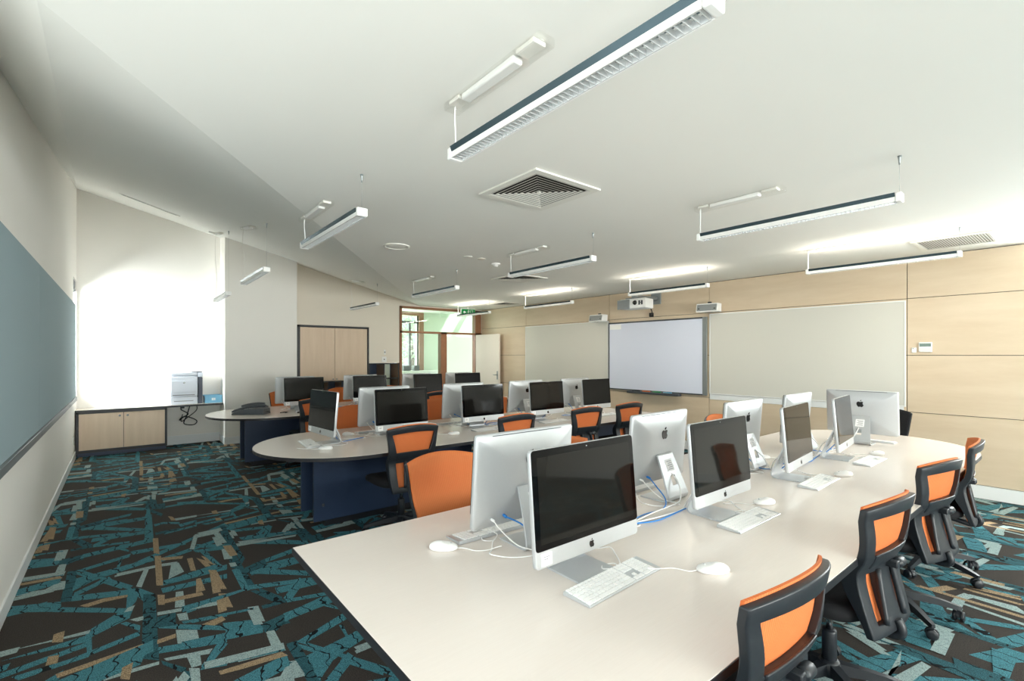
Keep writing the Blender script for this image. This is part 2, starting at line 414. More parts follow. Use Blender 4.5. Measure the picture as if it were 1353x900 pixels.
# ceiling: flat plane, folded up towards the far left corner
def build_ceiling():
    mb = MB(); T = .18
    flat = [(XL-.1, YB-.1), (XR+.1, YB-.1), (XR+.1, YF+.12), (5.40+.09, YF+.12), P1, P0, (XL, 1.69), (XL-.1, .85)]
    mb.prism(flat, ZC, ZC+T)
    A, B, C, D = (XL, .85, ZC), (*P0, ZC), (*P1, ZC), (XL, YF, 4.12)
    for t in ((A, B, D), (B, C, D)):
        lo = [Vector(p) for p in t]; hi = [p+Vector((0, 0, T)) for p in lo]
        mb.loft([lo, hi], smooth=False)
    return struct(mb.build('ceiling', 'ceil'))
build_ceiling()

def zl(y): return ZC if y <= .85 else ZC+(y-.85)*(4.12-ZC)/(YF-.85)
WY0, WY1, WZ0, WZ1 = 9.36, 9.98, .97, 2.68      # small window at the end of the left wall
VY0, VY1, VZ0, VZ1 = -1.2, 3.0, .85, 2.45           # window behind the camera, left wall
mb = MB()
def lpoly(y0, y1, za, zb=None):
    zb0, zb1 = (zb, zb) if zb else (zl(y0)+.05, zl(y1)+.05)
    mb.prism([(y0, za), (y1, za), (y1, zb1), (y0, zb0)], XL-.2, XL, 'x')
lpoly(YB-.15, VY0, 0); lpoly(VY0, VY1, 0, VZ0); lpoly(VY0, VY1, VZ1); lpoly(VY1, WY0, 0)
lpoly(WY0, WY1, 0, WZ0); lpoly(WY0, WY1, WZ1); lpoly(WY1, YF+.1, 0)
struct(mb.build('wall_left', 'wall'))
def window(n, axis, p, a0, a1, z0, z1, mull, out, fm='white_trim'):
    # axis 'x': plane x = p spanning y; axis 'y': plane y = p spanning x
    mb = MB(); w = .05
    def bx(s0, s1, za, zb, d0, d1):
        if axis == 'x': mb.box(d0, s0, za, d1, s1, zb)
        else: mb.box(s0, d0, za, s1, d1, zb)
    d0, d1 = p+out*.08, p+out*.14
    bx(a0, a1, z0, z0+w, d0, d1); bx(a0, a1, z1-w, z1, d0, d1); bx(a0, a0+w, z0, z1, d0, d1); bx(a1-w, a1, z0, z1, d0, d1)
    for m in mull: bx(m-w/2, m+w/2, z0, z1, d0, d1)
    f = struct(mb.build('window_%d' % n, fm))
    mb = MB(); bx(a0+w, a1-w, z0+w, z1-w, p+out*.108, p+out*.112); mb.build('pane', 'glass', f)
    return f
window(1, 'x', XL, WY0, WY1, WZ0, WZ1, [], -1)
window(2, 'x', XL, VY0, VY1, VZ0, VZ1, [.2, 1.6], -1)
mb = MB().box(XL-.07, WY0+.02, WZ1-.12, XL-.01, WY1-.02, WZ1-.01, .01)
mb.tube([(XL-.035, WY0+.03, WZ1-.15), (XL-.035, WY1-.03, WZ1-.15)], .03, 12)
tag(mb.build('roller_blind', 'dark_frame'), 'dark rolled-up blind cassette at the head of the narrow window, far left', 'blind')

# back wall with a window behind the camera
BX0, BX1, BZ0, BZ1 = -.2, 4.7, .7, 2.55
mb = MB(); t0, t1 = YB-.2, YB
mb.box(XL-.15, t0, 0, BX0, t1, ZC+.1).box(BX0, t0, 0, BX1, t1, BZ0).box(BX0, t0, BZ1, BX1, t1, ZC+.1).box(BX1, t0, 0, XR+.2, t1, ZC+.1)
struct(mb.build('wall_back', 'wall'))
window(3, 'y', YB, BX0, BX1, BZ0, BZ1, [1.43, 3.07], -1)

# right wall: white backing, skirting, plywood panels
UY0, UY1, UZ0, UZ1 = -1.0, .33, 1.55, 2.55  # added window opening, out of view, to let light onto the left side
mb = MB().box(XR+.02, YB-.15, 0, XR+.2, UY0, ZC+.1).box(XR+.02, UY0, 0, XR+.2, UY1, UZ0).box(XR+.02, UY0, UZ1, XR+.2, UY1, ZC+.1).box(XR+.02, UY1, 0, XR+.2, YF+.14, ZC+.1)
window(6, 'x', XR, UY0, UY1, UZ0, UZ1, [-.33], 1); wr = struct(mb.build('wall_right', 'wall'))
VS = [.40, 1.451, 3.90, 5.89, 8.30, YF]; HS = [.14, .87, 1.535, 2.20, ZC-.005]
for i in range(len(VS)-1):
    for j in range(len(HS)-1):
        MB().box(XR, VS[i]+.004, HS[j]+.003, XR+.019, VS[i+1]-.004, HS[j+1]-.003, .0015).build('wall_panel', 'ply', wr)
mb = MB().box(XR+.018, .40, .1, XR+.0205, YF, ZC); mb.build('panel_backing', 'black_edge', wr)
struct(MB().box(XR-.006, YB, 0, XR+.019, YF, .137).build('baseboard_right', 'white_trim'))

# far wall with the recess for cupboard and pigeonholes, the printer niche and the glazed screen opening
GX0, GX1, GZ = 4.90, 7.16, 2.655
CX0, CX1, CXE, CZ0, CZ1 = 2.62, 4.165, 4.885, .0, 2.14
mb = MB()
def fpoly(x0, x1, z0, z1=None, d=.2):
    a, b = (z1, z1) if z1 else (ztop(x0, YF)+.05, ztop(x1, YF)+.05)
    mb.prism([(x0, z0), (x1, z0), (x1, b), (x0, a)], YF, YF+d, 'y')
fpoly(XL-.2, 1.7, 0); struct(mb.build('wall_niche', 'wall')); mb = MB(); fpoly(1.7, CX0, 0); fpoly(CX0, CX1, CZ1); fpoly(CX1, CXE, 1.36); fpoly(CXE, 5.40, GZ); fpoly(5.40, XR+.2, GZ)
struct(mb.build('wall_far', 'wall_warm_shade'))
KX0, KX1, KY = 1.385, 2.555, 9.52
mb = MB(); lo = [(KX0, KY, 0), (KX1, KY, 0), (KX1, YF, 0), (KX0, YF, 0)]
mb.loft([lo, [(x, y, ztop(x, y)+.03) for x, y, _ in lo]], smooth=False)
struct(mb.build('wall_column', 'wall'))
mb = MB().box(XL, YF-.012, 0, KX0, YF, .15)
struct(mb.build('baseboard_far', 'white_trim'))
mb = MB().box(KX0-.012, KY-.012, 0, KX1, KY, .12).box(KX0-.012, KY, 0, KX0, YF-.012, .12)
struct(mb.build('baseboard_column', 'white_trim'))
struct(MB().box(XL, YB, 0, XL+.012, 9.7, .1).build('baseboard_left', 'white_trim'))

# ------------------------------------------------------------------ glazed screen, open door and the corridor behind
mb = MB(); y0, y1 = YF-.01, YF+.13
mb.box(GX0, y0, 0, GX0+.05, y1, GZ).box(GX0, y0, GZ-.05, GX1, y1, GZ).box(GX0, y0, 2.045, GX1, y1, 2.09)
mb.box(5.965, y0, 0, 6.13, y1, 2.09).box(6.97, y0, 0, 7.145, y1, GZ).box(GX0, y0, 0, 5.965, y1, .08)
gs = struct(mb.build('window_4', 'timber'))
MB().box(GX0+.05, YF+.05, .08, 5.965, YF+.056, 2.045).box(GX0+.05, YF+.05, 2.09, 6.97, YF+.056, GZ-.05).build('pane', 'glass_green', gs)
hd = thing('door_1', None, None, (6.985, YF-.03, 0), math.radians(-86.5)); struct(hd)
MB().box(0, -.02, .01, .9, .02, 2.045, .003).build('door_leaf', 'door_paint', hd)
for s in (-1, 1):
    mb = MB().box(.815, s*.02, .95, .855, s*.026, 1.15, .002)
    mb.tube([(.835, s*.026, 1.06), (.835, s*.06, 1.06)], .009, 10).tube([(.835, s*.06, 1.06), (.73, s*.062, 1.06)], .008, 10)
    mb.build('door_handle', 'alu_dark', hd)
KY1 = 12.4
struct(MB().box(4.7, YF+.15, -.1, 12, KY1+.2, -.005).build('floor_corridor', 'white_trim'))
mb = MB(); W0, W1 = 5.1, 6.63
mb.box(4.7, KY1, 0, W0, KY1+.2, ZC+.4).box(W0, KY1, 0, W1, KY1+.2, 1.08).box(W0, KY1, 2.72, W1, KY1+.2, ZC+.4).box(W1, KY1, 0, 12, KY1+.2, ZC+.4)
mb.box(12, YF+.15, 0, 12.2, KY1+.2, ZC+.3).box(4.6, YF+.2, 0, 4.75, KY1+.2, ZC+.3)
struct(mb.build('wall_corridor', 'green_wall'))
SX = [7.68, 8.205, 8.31, 8.95]; SY0 = KY1-.60
mb = MB()
mb.box(4.7, YF+.15, 2.76, 12, SY0, 2.9).box(4.7, SY0, 2.76, SX[0], KY1, 2.9).box(SX[1], SY0, 2.76, SX[2], KY1, 2.9).box(SX[3], SY0, 2.76, 12, KY1, 2.9)
struct(mb.build('ceiling_corridor', 'ceil'))
wf = struct(MB().box(W1, KY1-.03, 1.08, W1+.15, KY1+.1, 2.76).box(W0, KY1-.03, 2.66, W1, KY1+.1, 2.76).box(W0, KY1-.02, 1.04, W1+.15, KY1+.1, 1.1).build('window_5', 'timber'))
MB().box(W0, KY1+.02, 2.44, W1, KY1+.07, 2.5).box(6.34, KY1+.02, 1.1, 6.39, KY1+.07, 2.48).build('window_bar', 'dark_frame', wf)
MB().box(W0, KY1+.04, 1.1, W1, KY1+.045, 2.66).build('pane', 'glass', wf)
tag(MB().box(5.4, KY1-.5, 0, 7.15, KY1-.005, 1.10, .01).build('counter', 'white_pl'), 'long white counter in the corridor beyond the glazed screen', 'counter')
for i, (x, w) in enumerate(((6.02, .2), (6.34, .16))):
    mb = MB().box(x, KY1-.3, 1.101, x+w, KY1-.12, 1.24, .01).box(x+.015, KY1-.285, 1.24, x+w-.015, KY1-.135, 1.246)
    tag(mb.build('storage_box', 'phone'), ('wider dark grey box, left on the white counter beyond the glass', 'narrower dark grey box, right on the white counter beyond the glass')[i], 'box')
for i, (x, y) in enumerate(((5.55, 11.15),)):
    mb = MB().lathe([(.0, 2.75), (.11, 2.742), (.14, 2.752), (.14, 2.7595), (0, 2.7595)], 24, (x, y, 0))
    tag(mb.build('ceiling_light', 'vent'), 'round downlight on the corridor ceiling seen through the glass', 'light')

# outside: ground and a few trees beyond the corridor window
struct(MB().box(-30, -30, -.6, 40, 45, -.3).build('ground', 'grass'))
def tree(x, y, h, label):
    t = thing('garden_tree', label, 'tree', (x, y, -.3), 0, 'trees outside the corridor window')
    MB().tube([(0, 0, 0), (.1, .05, h*.3), (0, .1, h*.6)], [.16, .12, .07], 8).build('trunk', 'bark', t)
    mb = MB()
    for k in range(380):
        d = Vector((random.gauss(0, 1), random.gauss(0, 1), random.gauss(0, 1))).normalized()*random.uniform(.5, 1)
        c = Vector((d.x*h*.32, d.y*h*.32, h*.62+d.z*h*.36)); s = random.uniform(.1, .2)
        a = Vector((random.gauss(0, 1), random.gauss(0, 1), random.gauss(0, 1))).normalized(); b = a.orthogonal().normalized()
        mb._f([mb.bm.verts.new(c+a*s*u+b*s*.5*v) for u, v in ((-1, 0), (0, -1), (1, 0), (0, 1))])
    mb.build('foliage', 'leaf', t)
tree(8.6, 18.5, 4.6, 'pale green leafy tree outside the corridor window')
tree(10.8, 21.0, 5.4, 'taller green tree further behind outside the corridor window')

# ------------------------------------------------------------------ left wall pin boards, outlet
for (a, b, lb) in ((3.2, 5.34, 'grey fabric pin board on the left wall, nearer half, cut by the photo\'s left edge'), (5.345, 9.32, 'grey fabric pin board on the left wall, nearer the corner window')):
    t = thing('pin_board', lb, 'pin board', (XL, a, .92))
    MB().box(.001, 0, .02, .03, b-a, 1.345, .004).build('board_panel', 'pin', t)
    MB().box(.001, 0, -.035, .045, b-a, .018, .003).build('ledge', 'pin_trim', t)
def outlet(x, y, z, axis, lb, nm='power_outlet', cat='outlet', w=.075, h=.115):
    t = thing(nm, lb, cat, (x, y, z))
    if axis == 'x':   # on the left wall
        MB().box(0, -w/2, -h/2, .01, w/2, h/2, .003).build('face_plate', 'white_pl', t)
        for s in (-.025, .025): MB().box(.01, -.012, s-.008, .014, .012, s+.008, .002).build('switch', 'white_trim', t)
    elif axis == 'f':
        MB().box(-w/2, -.01, -h/2, w/2, 0, h/2, .003).build('face_plate', 'white_pl', t)
        MB().box(-.012, -.014, -.012, .012, -.01, .012, .002).build('switch', 'dark_frame', t)
    return t
outlet(XL, 9.25, .32, 'x', 'small white power outlet low on the left wall near the cabinet')
outlet(4.52, YF, 1.44, 'f', 'white switch plate on the far wall above the pigeonholes, lower of two', 'wall_switch', 'switch', .11, .12)
outlet(4.535, YF, 1.60, 'f', 'narrow white sensor plate on the far wall, above the switch plate', 'wall_switch', 'switch', .035, .11)

# ------------------------------------------------------------------ niche counter, low cabinet, printer, tray
cy0 = 9.62
t = thing('counter', 'long narrow counter top with black edge in the white niche, under the printer', 'counter', (0, 0, .685))
MB().box(XL+.002, cy0+.004, 0, KX0-.012, YF-.003, .024).build('counter_top', 'desk', t)
MB().box(XL+.002, cy0-.004, -.006, KX0-.012, cy0+.004, .0245).build('edge_band', 'black_edge', t)
t = thing('low_cabinet', 'low two-door cabinet of pale veneer with black frame under the counter', 'cabinet', (XL+.012, cy0+.01, 0))
cw = .585-XL-.012
mb = MB().box(0, .02, .06, cw, .41, .1).box(0, .02, .1, .03, .41, .678).box(cw-.03, .02, .1, cw, .41, .678).box(0, .02, .65, cw, .41, .678).box(.03, .4, .1, cw-.03, .409, .65)
mb.build('carcass', 'black_edge', t); MB().box(.01, .07, 0, cw-.01, .41, .06).build('plinth', 'navy', t)
for i in (0, 1):
    a = .033+i*(cw-.06)/2; b = a+(cw-.06)/2-.006
    d = MB().box(a, .004, .104, b, .02, .648, .001).build('door', 'veneer', t)
    kx = b-.045 if i == 0 else a+.045
    MB().lathe([(.0, -.03), (.014, -.028), (.016, -.02), (.008, -.012), (.008, .0)], 14, (kx, .004, .6), 'y').build('knob', 'alu_dark', d)
t = thing('laser_printer', 'pale grey laser printer with dark side panel on the niche counter', 'printer', (.63, 9.72, .7105))
mb = MB().box(.0, .0, .0, .385, .26, .12, .012); mb.build('paper_drawer', 'printer', t)
mb = MB().box(-.005, -.005, .122, .385, .27, .47, .018).box(.01, -.012, .2, .375, .0, .40, .008); mb.build('body', 'printer', t)
MB().box(.03, -.012, .15, .34, -.004, .165, .002).box(.05, -.006, .05, .32, .001, .062, .002).build('handle_slot', 'ink', t)
MB().box(.0, .0, .472, .385, .26, .535, .018).build('top_cover', 'printer', t)
MB().box(.31, .02, .53, .45, .2, .545, .008).build('control_panel', 'printer_dark', t)
MB().box(.388, -.005, .0, .452, .26, .45, .01).build('side_panel', 'printer_dark', t)
MB().box(.386, -.005, .45, .455, .26, .53, .014).build('side_cap', 'printer', t)
lg = MB().lathe([(.0, 0), (.016, 0), (.016, .003), (0, .003)], 20, (.19, -.0145, .365), 'y').build('emblem', 'alu_dark', t)
def text(body, size, loc, rot, mat, parent, name='lettering'):
    cu = bpy.data.curves.new(name, 'FONT'); cu.body = body; cu.size = size; cu.extrude = .0004; cu.align_x = 'CENTER'; cu.align_y = 'CENTER'
    o = bpy.data.objects.new(name, cu); COL.objects.link(o); o.location = loc; o.rotation_euler = rot; o.parent = parent
    cu.materials.append(M[mat])
    dg = bpy.context.evaluated_depsgraph_get(); me = bpy.data.meshes.new_from_object(o.evaluated_get(dg))
    bpy.data.objects.remove(o); o = bpy.data.objects.new(name, me); COL.objects.link(o); o.location = loc; o.rotation_euler = rot; o.parent = parent
    return o
text('hp', .024, (.19, -.0155, .366), (PI/2, 0, 0), 'paper', lg)
t = thing('paper_tray', 'translucent blue plastic tray on the counter right of the printer', 'tray', (1.115, 9.72, .7105))
mb = MB().box(.0, .0, 0, .255, .25, .008, .002)
for a in ((0, 0, .255, .008), (0, .242, .255, .25), (0, .008, .008, .242), (.247, .008, .255, .242)): mb.box(a[0], a[1], .008, a[2], a[3], .12, .002)
mb.build('tray_body', 'tray_blue', t)
MB().box(-.004, -.006, .11, .259, .0, .13, .002).box(-.004, .25, .11, .259, .256, .13, .002).build('rim', 'tray_blue', t)
MB().box(.1, -.0035, .045, .155, 0, .085, .001).build('label', 'paper', t)
text('hp', .03, (.128, -.0045, .066), (PI/2, 0, 0), 'tray_blue', t)
# leads hanging below the counter
mb = MB().tube([(.93, 9.98, .68), (.88, 9.96, .5), (.84, 9.97, .36), (.98, 9.96, .33), (1.02, 9.97, .40), (.86, 9.97, .48), (.78, 9.97, .42), (.80, 9.97, .46), (.9, 9.97, .52), (.80, 9.98, .60), (.82, 10.0, .645)], .008, 8, 6)
mb.tube([(1.02, 9.98, .68), (1.02, 9.97, .58), (.90, 9.96, .47), (.80, 9.96, .40), (.82, 9.97, .52)], .007, 8, 6)
mb.box(.79, 9.98, .62, .85, YF-.004, .675, .008)
tag(mb.build('power_lead', 'black_cable'), 'tangled black power lead hanging below the niche counter', 'cable')

# ------------------------------------------------------------------ tall cupboard and pigeonholes in the far wall
t = thing('tall_cupboard', 'tall two-door veneer cupboard with black surround built into the far wall', 'cupboard', (CX0, YF, 0))
cw = CX1-CX0
mb = MB().box(.004, -.03, 1.0, .128, .4, 2.135).box(cw-.035, -.03, 1.0, cw-.003, .4, 2.135).box(.004, -.03, 2.10, cw-.003, .4, 2.135).box(.1, 0, 1.0, cw-.035, .4, 1.03).box(.1, .38, 1.03, cw-.035, .4, 2.1)
mb.build('surround', 'black_edge', t)
xm = 3.432-CX0
for i, (a, b) in enumerate(((.131, xm-.003), (xm+.003, cw-.04))):
    d = MB().box(a, -.018, 1.005, b, .0, 2.095, .001).build('door', 'veneer', t)
    kx = b-.035 if i == 0 else a+.035
    MB().lathe([(.0, -.028), (.012, -.026), (.014, -.018), (.007, -.01), (.007, 0)], 14, (kx, -.018, 1.04), 'y').build('knob', 'alu_dark', d)
t = thing('pigeonhole_shelf', 'open pigeonhole shelving with black edges below and beside the tall cupboard', 'shelf', (CX0, YF, 0))
def shelf(t, x0, x1, z0, z1, nv, nz):
    mb = MB(); d = .38
    for k in range(nv+1):
        x = x0+(x1-x0-.02)*k/nv; mb.box(x, .002, z0, x+.02, d, z1)
    mb.build('divider', 'shelf_in', t)
    mb = MB()
    for k in range(nz+1):
        z = z0+(z1-z0-.018)*k/nz; mb.box(x0, -.004, z, x1, d, z+.018)
    for k in range(nv+1):
        x = x0+(x1-x0-.02)*k/nv; mb.box(x-.002, -.006, z0, x+.022, .002, z1)
    mb.build('shelf_board', 'black_edge', t)
    MB().box(x0, d, z0, x1, d+.01, z1).build('back_panel', 'navy', t)
shelf(t, .11, cw-.01, .02, .995, 5, 3)
shelf(t, cw+.0, CXE-CX0-.01, .02, 1.352, 2, 4)

# ------------------------------------------------------------------ whiteboards, smart board, projector, speakers, thermostat, exit sign
def wb(y0, y1, lb):
    t = thing('whiteboard', lb, 'whiteboard', (XR, y0, .93)); w = y1-y0
    MB().box(-.018, .012, .012, -.001, w-.012, 1.238).build('writing_surface', 'wboard', t)
    mb = MB()
    for a in ((0, 0, w, .012), (0, 1.238, w, 1.25)): mb.box(-.022, a[0], a[1], -.001, a[2], a[3])
    for a in (0, w-.012): mb.box(-.022, a, .012, -.001, a+.012, 1.238)
    mb.build('frame', 'white_trim', t)
    MB().box(-.010, .02, -.085, -.001, w, -.004, .002).build('pen_rail', 'white_trim', t)
wb(1.46, 3.885, 'large whiteboard on the plywood wall, right of the projection board')
wb(5.90, 8.295, 'large whiteboard on the plywood wall, between the open door and projection board')
t = thing('interactive_board', 'pale lilac interactive board with grey frame in the middle of plywood wall', 'board', (XR, 3.925, .9)); w = 1.955
MB().box(-.03, .07, .02, -.001, w-.02, 1.215).build('board_surface', 'sboard', t)
MB().box(-.036, 0, 0, -.001, .07, 1.24, .004).build('side_rail', 'grey_frame', t)
MB().box(-.034, .07, 0, -.001, w, .02, .002).box(-.034, .07, 1.215, -.001, w, 1.24, .002).box(-.034, w-.02, .02, -.001, w, 1.215, .002).build('frame', 'dark_frame', t)
MB().box(-.0312, w-.29, 1.11, -.0302, w-.03, 1.205).build('paper_label', 'paper', t)
p = MB().box(-.13, .43, -.04, -.036, 1.47, .0, .012).build('pen_tray', 'dark_frame', t)
for k, c in enumerate(('tray_blue', 'exit_green', 'orange', 'logo')):
    MB().tube([(-.09, .58+k*.21, .008), (-.09, .74+k*.21, .008)], .009, 8).build('pen', c, p)
# projector on a short-throw wall arm
t = thing('projector', 'short-throw projector with grey face on a wall bracket above the board', 'projector', (6.62, 4.88, 2.36))
mb = MB().prism([(-.14, -.28), (.16, -.22), (.16, .20), (-.02, .28), (-.14, .22)], -.06, .10, 'z', .015); mb.build('casing', 'white_pl', t)
MB().box(-.155, .02, -.065, -.135, .27, .09, .008).build('grey_face', 'grey_frame', t)
MB().lathe([(.0, -.03), (.03, -.03), (.04, 0), (.045, .02)], 16, (-.135, -.08, .03), 'x').build('lens', 'logo', t)
MB().box(-.145, -.23, -.01, -.138, -.20, .06).box(-.145, -.18, -.01, -.138, -.15, .06).box(-.145, -.23, .02, -.138, -.15, .03).build('vent_slot', 'dark_frame', t)
MB().box(-.05, -.06, .12, .53, .06, .17, .008).box(-.10, -.14, .1, .14, .14, .122, .004).build('arm', 'alu_dark', t)
MB().box(.515, -.12, .05, .541, .07, .26, .004).build('wall_plate', 'grey_frame', t)
MB().tube([(.16, .0, .0), (.3, -.06, -.03), (.42, -.02, -.1), (.52, .06, -.125)], .008, 8, 8).build('power_lead', 'black_cable', t)
MB().box(.50, .03, -.16, .5415, .10, -.09, .006).build('plug', 'black_cable', t)
def speaker(y, z, rz, lb):
    t = thing('wall_speaker', lb, 'speaker', (XR-.11, y, z), rz, 'wall speakers over the boards')
    mb = MB().prism([(-.11, -.055), (-.075, .075), (.06, .075), (.05, -.055)], -.17, .17, 'y', .012)
    mb.build('cabinet', 'white_pl', t)
    mb = MB(); R = Matrix.Translation((-.094, 0, .01)) @ Matrix.Rotation(math.radians(15), 4, 'Y')
    mb.box(-.008, -.15, -.05, .004, .15, .05, .003, R); mb.build('grille', 'grey_frame', t)
    for s in (-1, 1): MB().lathe([(0, -.006), (.014, -.004), (.014, .002)], 12, (-.103, s*.12, -.012), 'x').build('driver', 'logo', t)
    MB().box(.05, -.05, .0, .109, .05, .07, .004).build('bracket', 'black_pl', t)
    MB().lathe([(0, -.02), (.03, -.02), (.03, .02), (0, .02)], 14, (.02, 0, .085)).build('swivel', 'black_pl', t)
speaker(6.05, 2.225, 0, 'small white wall speaker at the left end above the interactive board')
speaker(3.84, 2.255, .12, 'small white wall speaker at the right end above the interactive board')
t = thing('thermostat', 'white thermostat with grey display on the plywood wall right of whiteboard', 'thermostat', (XR, 1.283, 1.627))
MB().box(-.022, -.06, -.055, -.001, .06, .058, .006).build('case', 'white_pl', t)
MB().box(-.0235, -.05, .008, -.0215, .05, .045, .001).build('display', 'lcd', t)
MB().box(-.024, -.05, -.04, -.0215, .05, -.008, .001).build('keypad', 'vent', t)
t = thing('wall_switch', 'small square white sensor on the plywood wall beside the thermostat', 'switch', (XR, 1.385, 1.595))
MB().box(-.012, -.022, -.03, -.001, .022, .03, .003).build('face_plate', 'white_pl', t)
MB().lathe([(0, -.004), (.004, -.003), (.004, 0)], 8, (-.012, .008, .018), 'x').build('sensor_eye', 'logo', t)
t = thing('exit_sign', 'green exit sign with white running figure hanging near the glazed screen', 'sign', (6.46, 9.62, 2.56))
MB().box(-.2, -.02, -.07, .2, .02, .075, .004).build('sign_body', 'exit_green', t)
mb = MB().box(-.205, -.012, .075, .205, .012, .09, .002).box(-.02, -.008, .09, .02, .008, .118)
mb.box(-.207, -.022, -.072, -.198, .022, .077); mb.build('sign_frame', 'white_pl', t)
mb = MB()
mb.lathe([(.0, 0), (.011, 0), (.011, .002), (0, .002)], 12, (.012, -.0225, .05), 'y')
for pl in ([(-.004,.038),(.014,.04),(.004,0),(-.014,.0)], [(-.014,.0),(.002,.002),(.03,-.05),(.018,-.055)], [(-.012,.004),(-.004,-.006),(-.03,-.03),(-.05,-.024),(-.05,-.032),(-.028,-.04)],
           [(.012,.038),(.018,.03),(.04,.015),(.036,.008),(.016,.02)], [(-.002,.038),(-.006,.03),(-.028,.02),(-.03,.028)]):
    mb.prism(pl, -.0235, -.0205, 'y')
mb.box(.06, -.0235, -.055, .066, -.0205, .058).box(.12, -.0235, -.055, .126, -.0205, .058).box(.06, -.0235, .052, .126, -.0205, .058)
mb.prism([(-.15, 0), (-.11, .035), (-.11, .012), (-.07, .012), (-.07, -.012), (-.11, -.012), (-.11, -.035)], -.0235, -.0205, 'y')
mb.build('pictogram', 'paper', t)

# ------------------------------------------------------------------ ceiling fittings
def light(x, y, lit, lb, anchors=None, dark=False):
    """pendant running from y down to y-1.25 at z 2.44"""
    t = thing('pendant_light', lb, 'light', (x, y, 2.44), 0, 'linear pendant lights'); L = 1.25; w = .034
    za = (anchors[0] if anchors else ZC)-2.44; zb = (anchors[1] if anchors else ZC)-2.44; zm = (anchors[2] if anchors else ZC)-2.44
    mb = MB()
    for s in (-1, 1):
        mb.prism([(s*w, -.024), (s*(w-.003), -.024), (s*(w-.006), .0), (s*(w-.003), .0)], -L+.03, -.03, 'y')
        mb.prism([(s*(w-.003), .0), (s*(w-.008), .0), (s*(w-.012), .004), (s*(w-.012), .007), (s*(w-.004), .004)], -L+.03, -.03, 'y')
    mb.build('housing', 'white_pl', t)
    mb = MB()
    for s in (-1, 1): mb.prism([(s*(w-.010), .004), (s*(w-.006), .004), (s*(w+.004), .027), (s*w, .027)], -L+.03, -.03, 'y')
    mb.build('side_reflector', 'dark_refl', t)
    mb = MB(); n = 48
    for k in range(n+1):
        yy = -L+.04+(L-.08)*k/n
        mb.prism([(-.027, -.023), (.027, -.023), (.024, -.004), (-.024, -.004)], yy-.0012, yy+.0012, 'y')
    for s in (-1, 1): mb.prism([(s*.029, -.0235), (s*.026, -.0235), (s*.02, -.003), (s*.022, -.003)], -L+.035, -.035, 'y')
    mb.build('louvre', 'louvre', t)
    MB().tube([(0, -L+.05, .008), (0, -.05, .008)], .008, 8).build('tube', 'tube_on' if lit else 'tube_off', t)
    for a in (-L, -.03): MB().box(-w, a, -.025, w, a+.03, .028, .006).build('end_cap', 'white_pl', t)
    # suspension: cable at the near-wall end below the gear box, thin wire with gripper at the other
    sway = .012 if anchors else .004
    MB().tube([(0, -.015, .026), (sway, -.012, za*.35), (-sway, -.018, za*.7), (0, -.015, za-.02)], .0035 if not lit else .006, 6, 6).build('power_cable', 'white_cable' if not anchors else 'vent', t)
    MB().tube([(0, -L+.015, .026), (0, -L+.015, zb-.03)], .0007, 5).build('suspension_wire', 'alu_dark', t)
    MB().lathe([(.0, zb-.05), (.004, zb-.05), (.0055, zb-.03), (.008, zb-.012), (.011, zb), (0, zb)], 10, (0, -L+.015, 0)).build('wire_gripper', 'alu_dark', t)
    bl = .62; sl = (zm-za)/bl
    Sh = Matrix.Identity(4)
    Sh[2][1] = -sl
    def bxs(b, x0, y0, z0, x1, y1, z1, bev=.0): b.box(x0, y0, z0, x1, y1, z1, bev, Matrix.Translation((0, 0, za)) @ Sh)
    mb = MB(); bxs(mb, -.04, -bl, -.04, .04, .02, -.001, .008); mb.build('gear_box_cover', 'clear_pl', t)
    mb = MB(); bxs(mb, -.024, -bl+.16, -.032, .024, -.10, -.003, .008); mb.build('ballast', 'white_pl', t)
    mb = MB(); bxs(mb, -.03, -bl+.04, -.02, .03, -bl+.14, -.003, .003); bxs(mb, -.03, -.09, -.02, .03, -.01, -.003, .003); mb.build('terminal_block', 'vent', t)
    if lit:
        for nm, rx, e in (('uplight', PI, 5.2), ('downlight', 0, 8.2)):
            ld = bpy.data.lights.new(nm, 'AREA'); ld.shape = 'RECTANGLE'; ld.size = .05; ld.size_y = 1.15; ld.energy = e; ld.color = (1, .93, .80)
            lo = bpy.data.objects.new(nm, ld); COL.objects.link(lo); lo.parent = t; lo.location = (0, -L/2, .03 if rx else -.026); lo.rotation_euler = (rx, 0, 0)
    return t
light(1.17, 1.86, False, 'largest unlit linear pendant at the top, above the front desk end')
light(3.46, 1.97, False, 'linear pendant at upper right, second from the camera-side corner, with black-orange reflection')
light(5.80, 2.04, True, 'lit linear pendant at far right, nearest of the glowing ones')
light(1.18, 4.19, False, 'unlit pendant light above the second desk, left of the round ceiling speaker')
light(3.42, 4.24, False, 'unlit pendant light in mid-ceiling, in front of the smaller square vent')
light(5.88, 4.46, True, 'lit linear pendant hanging before the projector')
light(5.97, 6.95, True, 'lit linear pendant over the whiteboard left of the interactive board')
light(3.48, 6.68, False, 'small unlit pendant over the back desk, left of the exit sign')
light(6.03, 9.40, True, 'lit linear pendant overlapping the exit sign, farthest of the glowing row')
light(3.50, 9.30, False, 'small dark unlit pendant before the far wall, above the tall cupboard', (ztop(3.5, 9.3), ztop(3.5, 8.05), ztop(3.5, 8.68)))
light(1.19, 6.80, False, 'unlit pendant on a long wavy cable, before the white column', (ztop(1.19, 6.8), ztop(1.19, 5.55), ztop(1.19, 6.18)))
light(1.22, 9.30, False, 'farthest unlit pendant on long cables, beside the printer niche', (ztop(1.22, 9.3), ztop(1.22, 8.05), ztop(1.22, 8.68)))

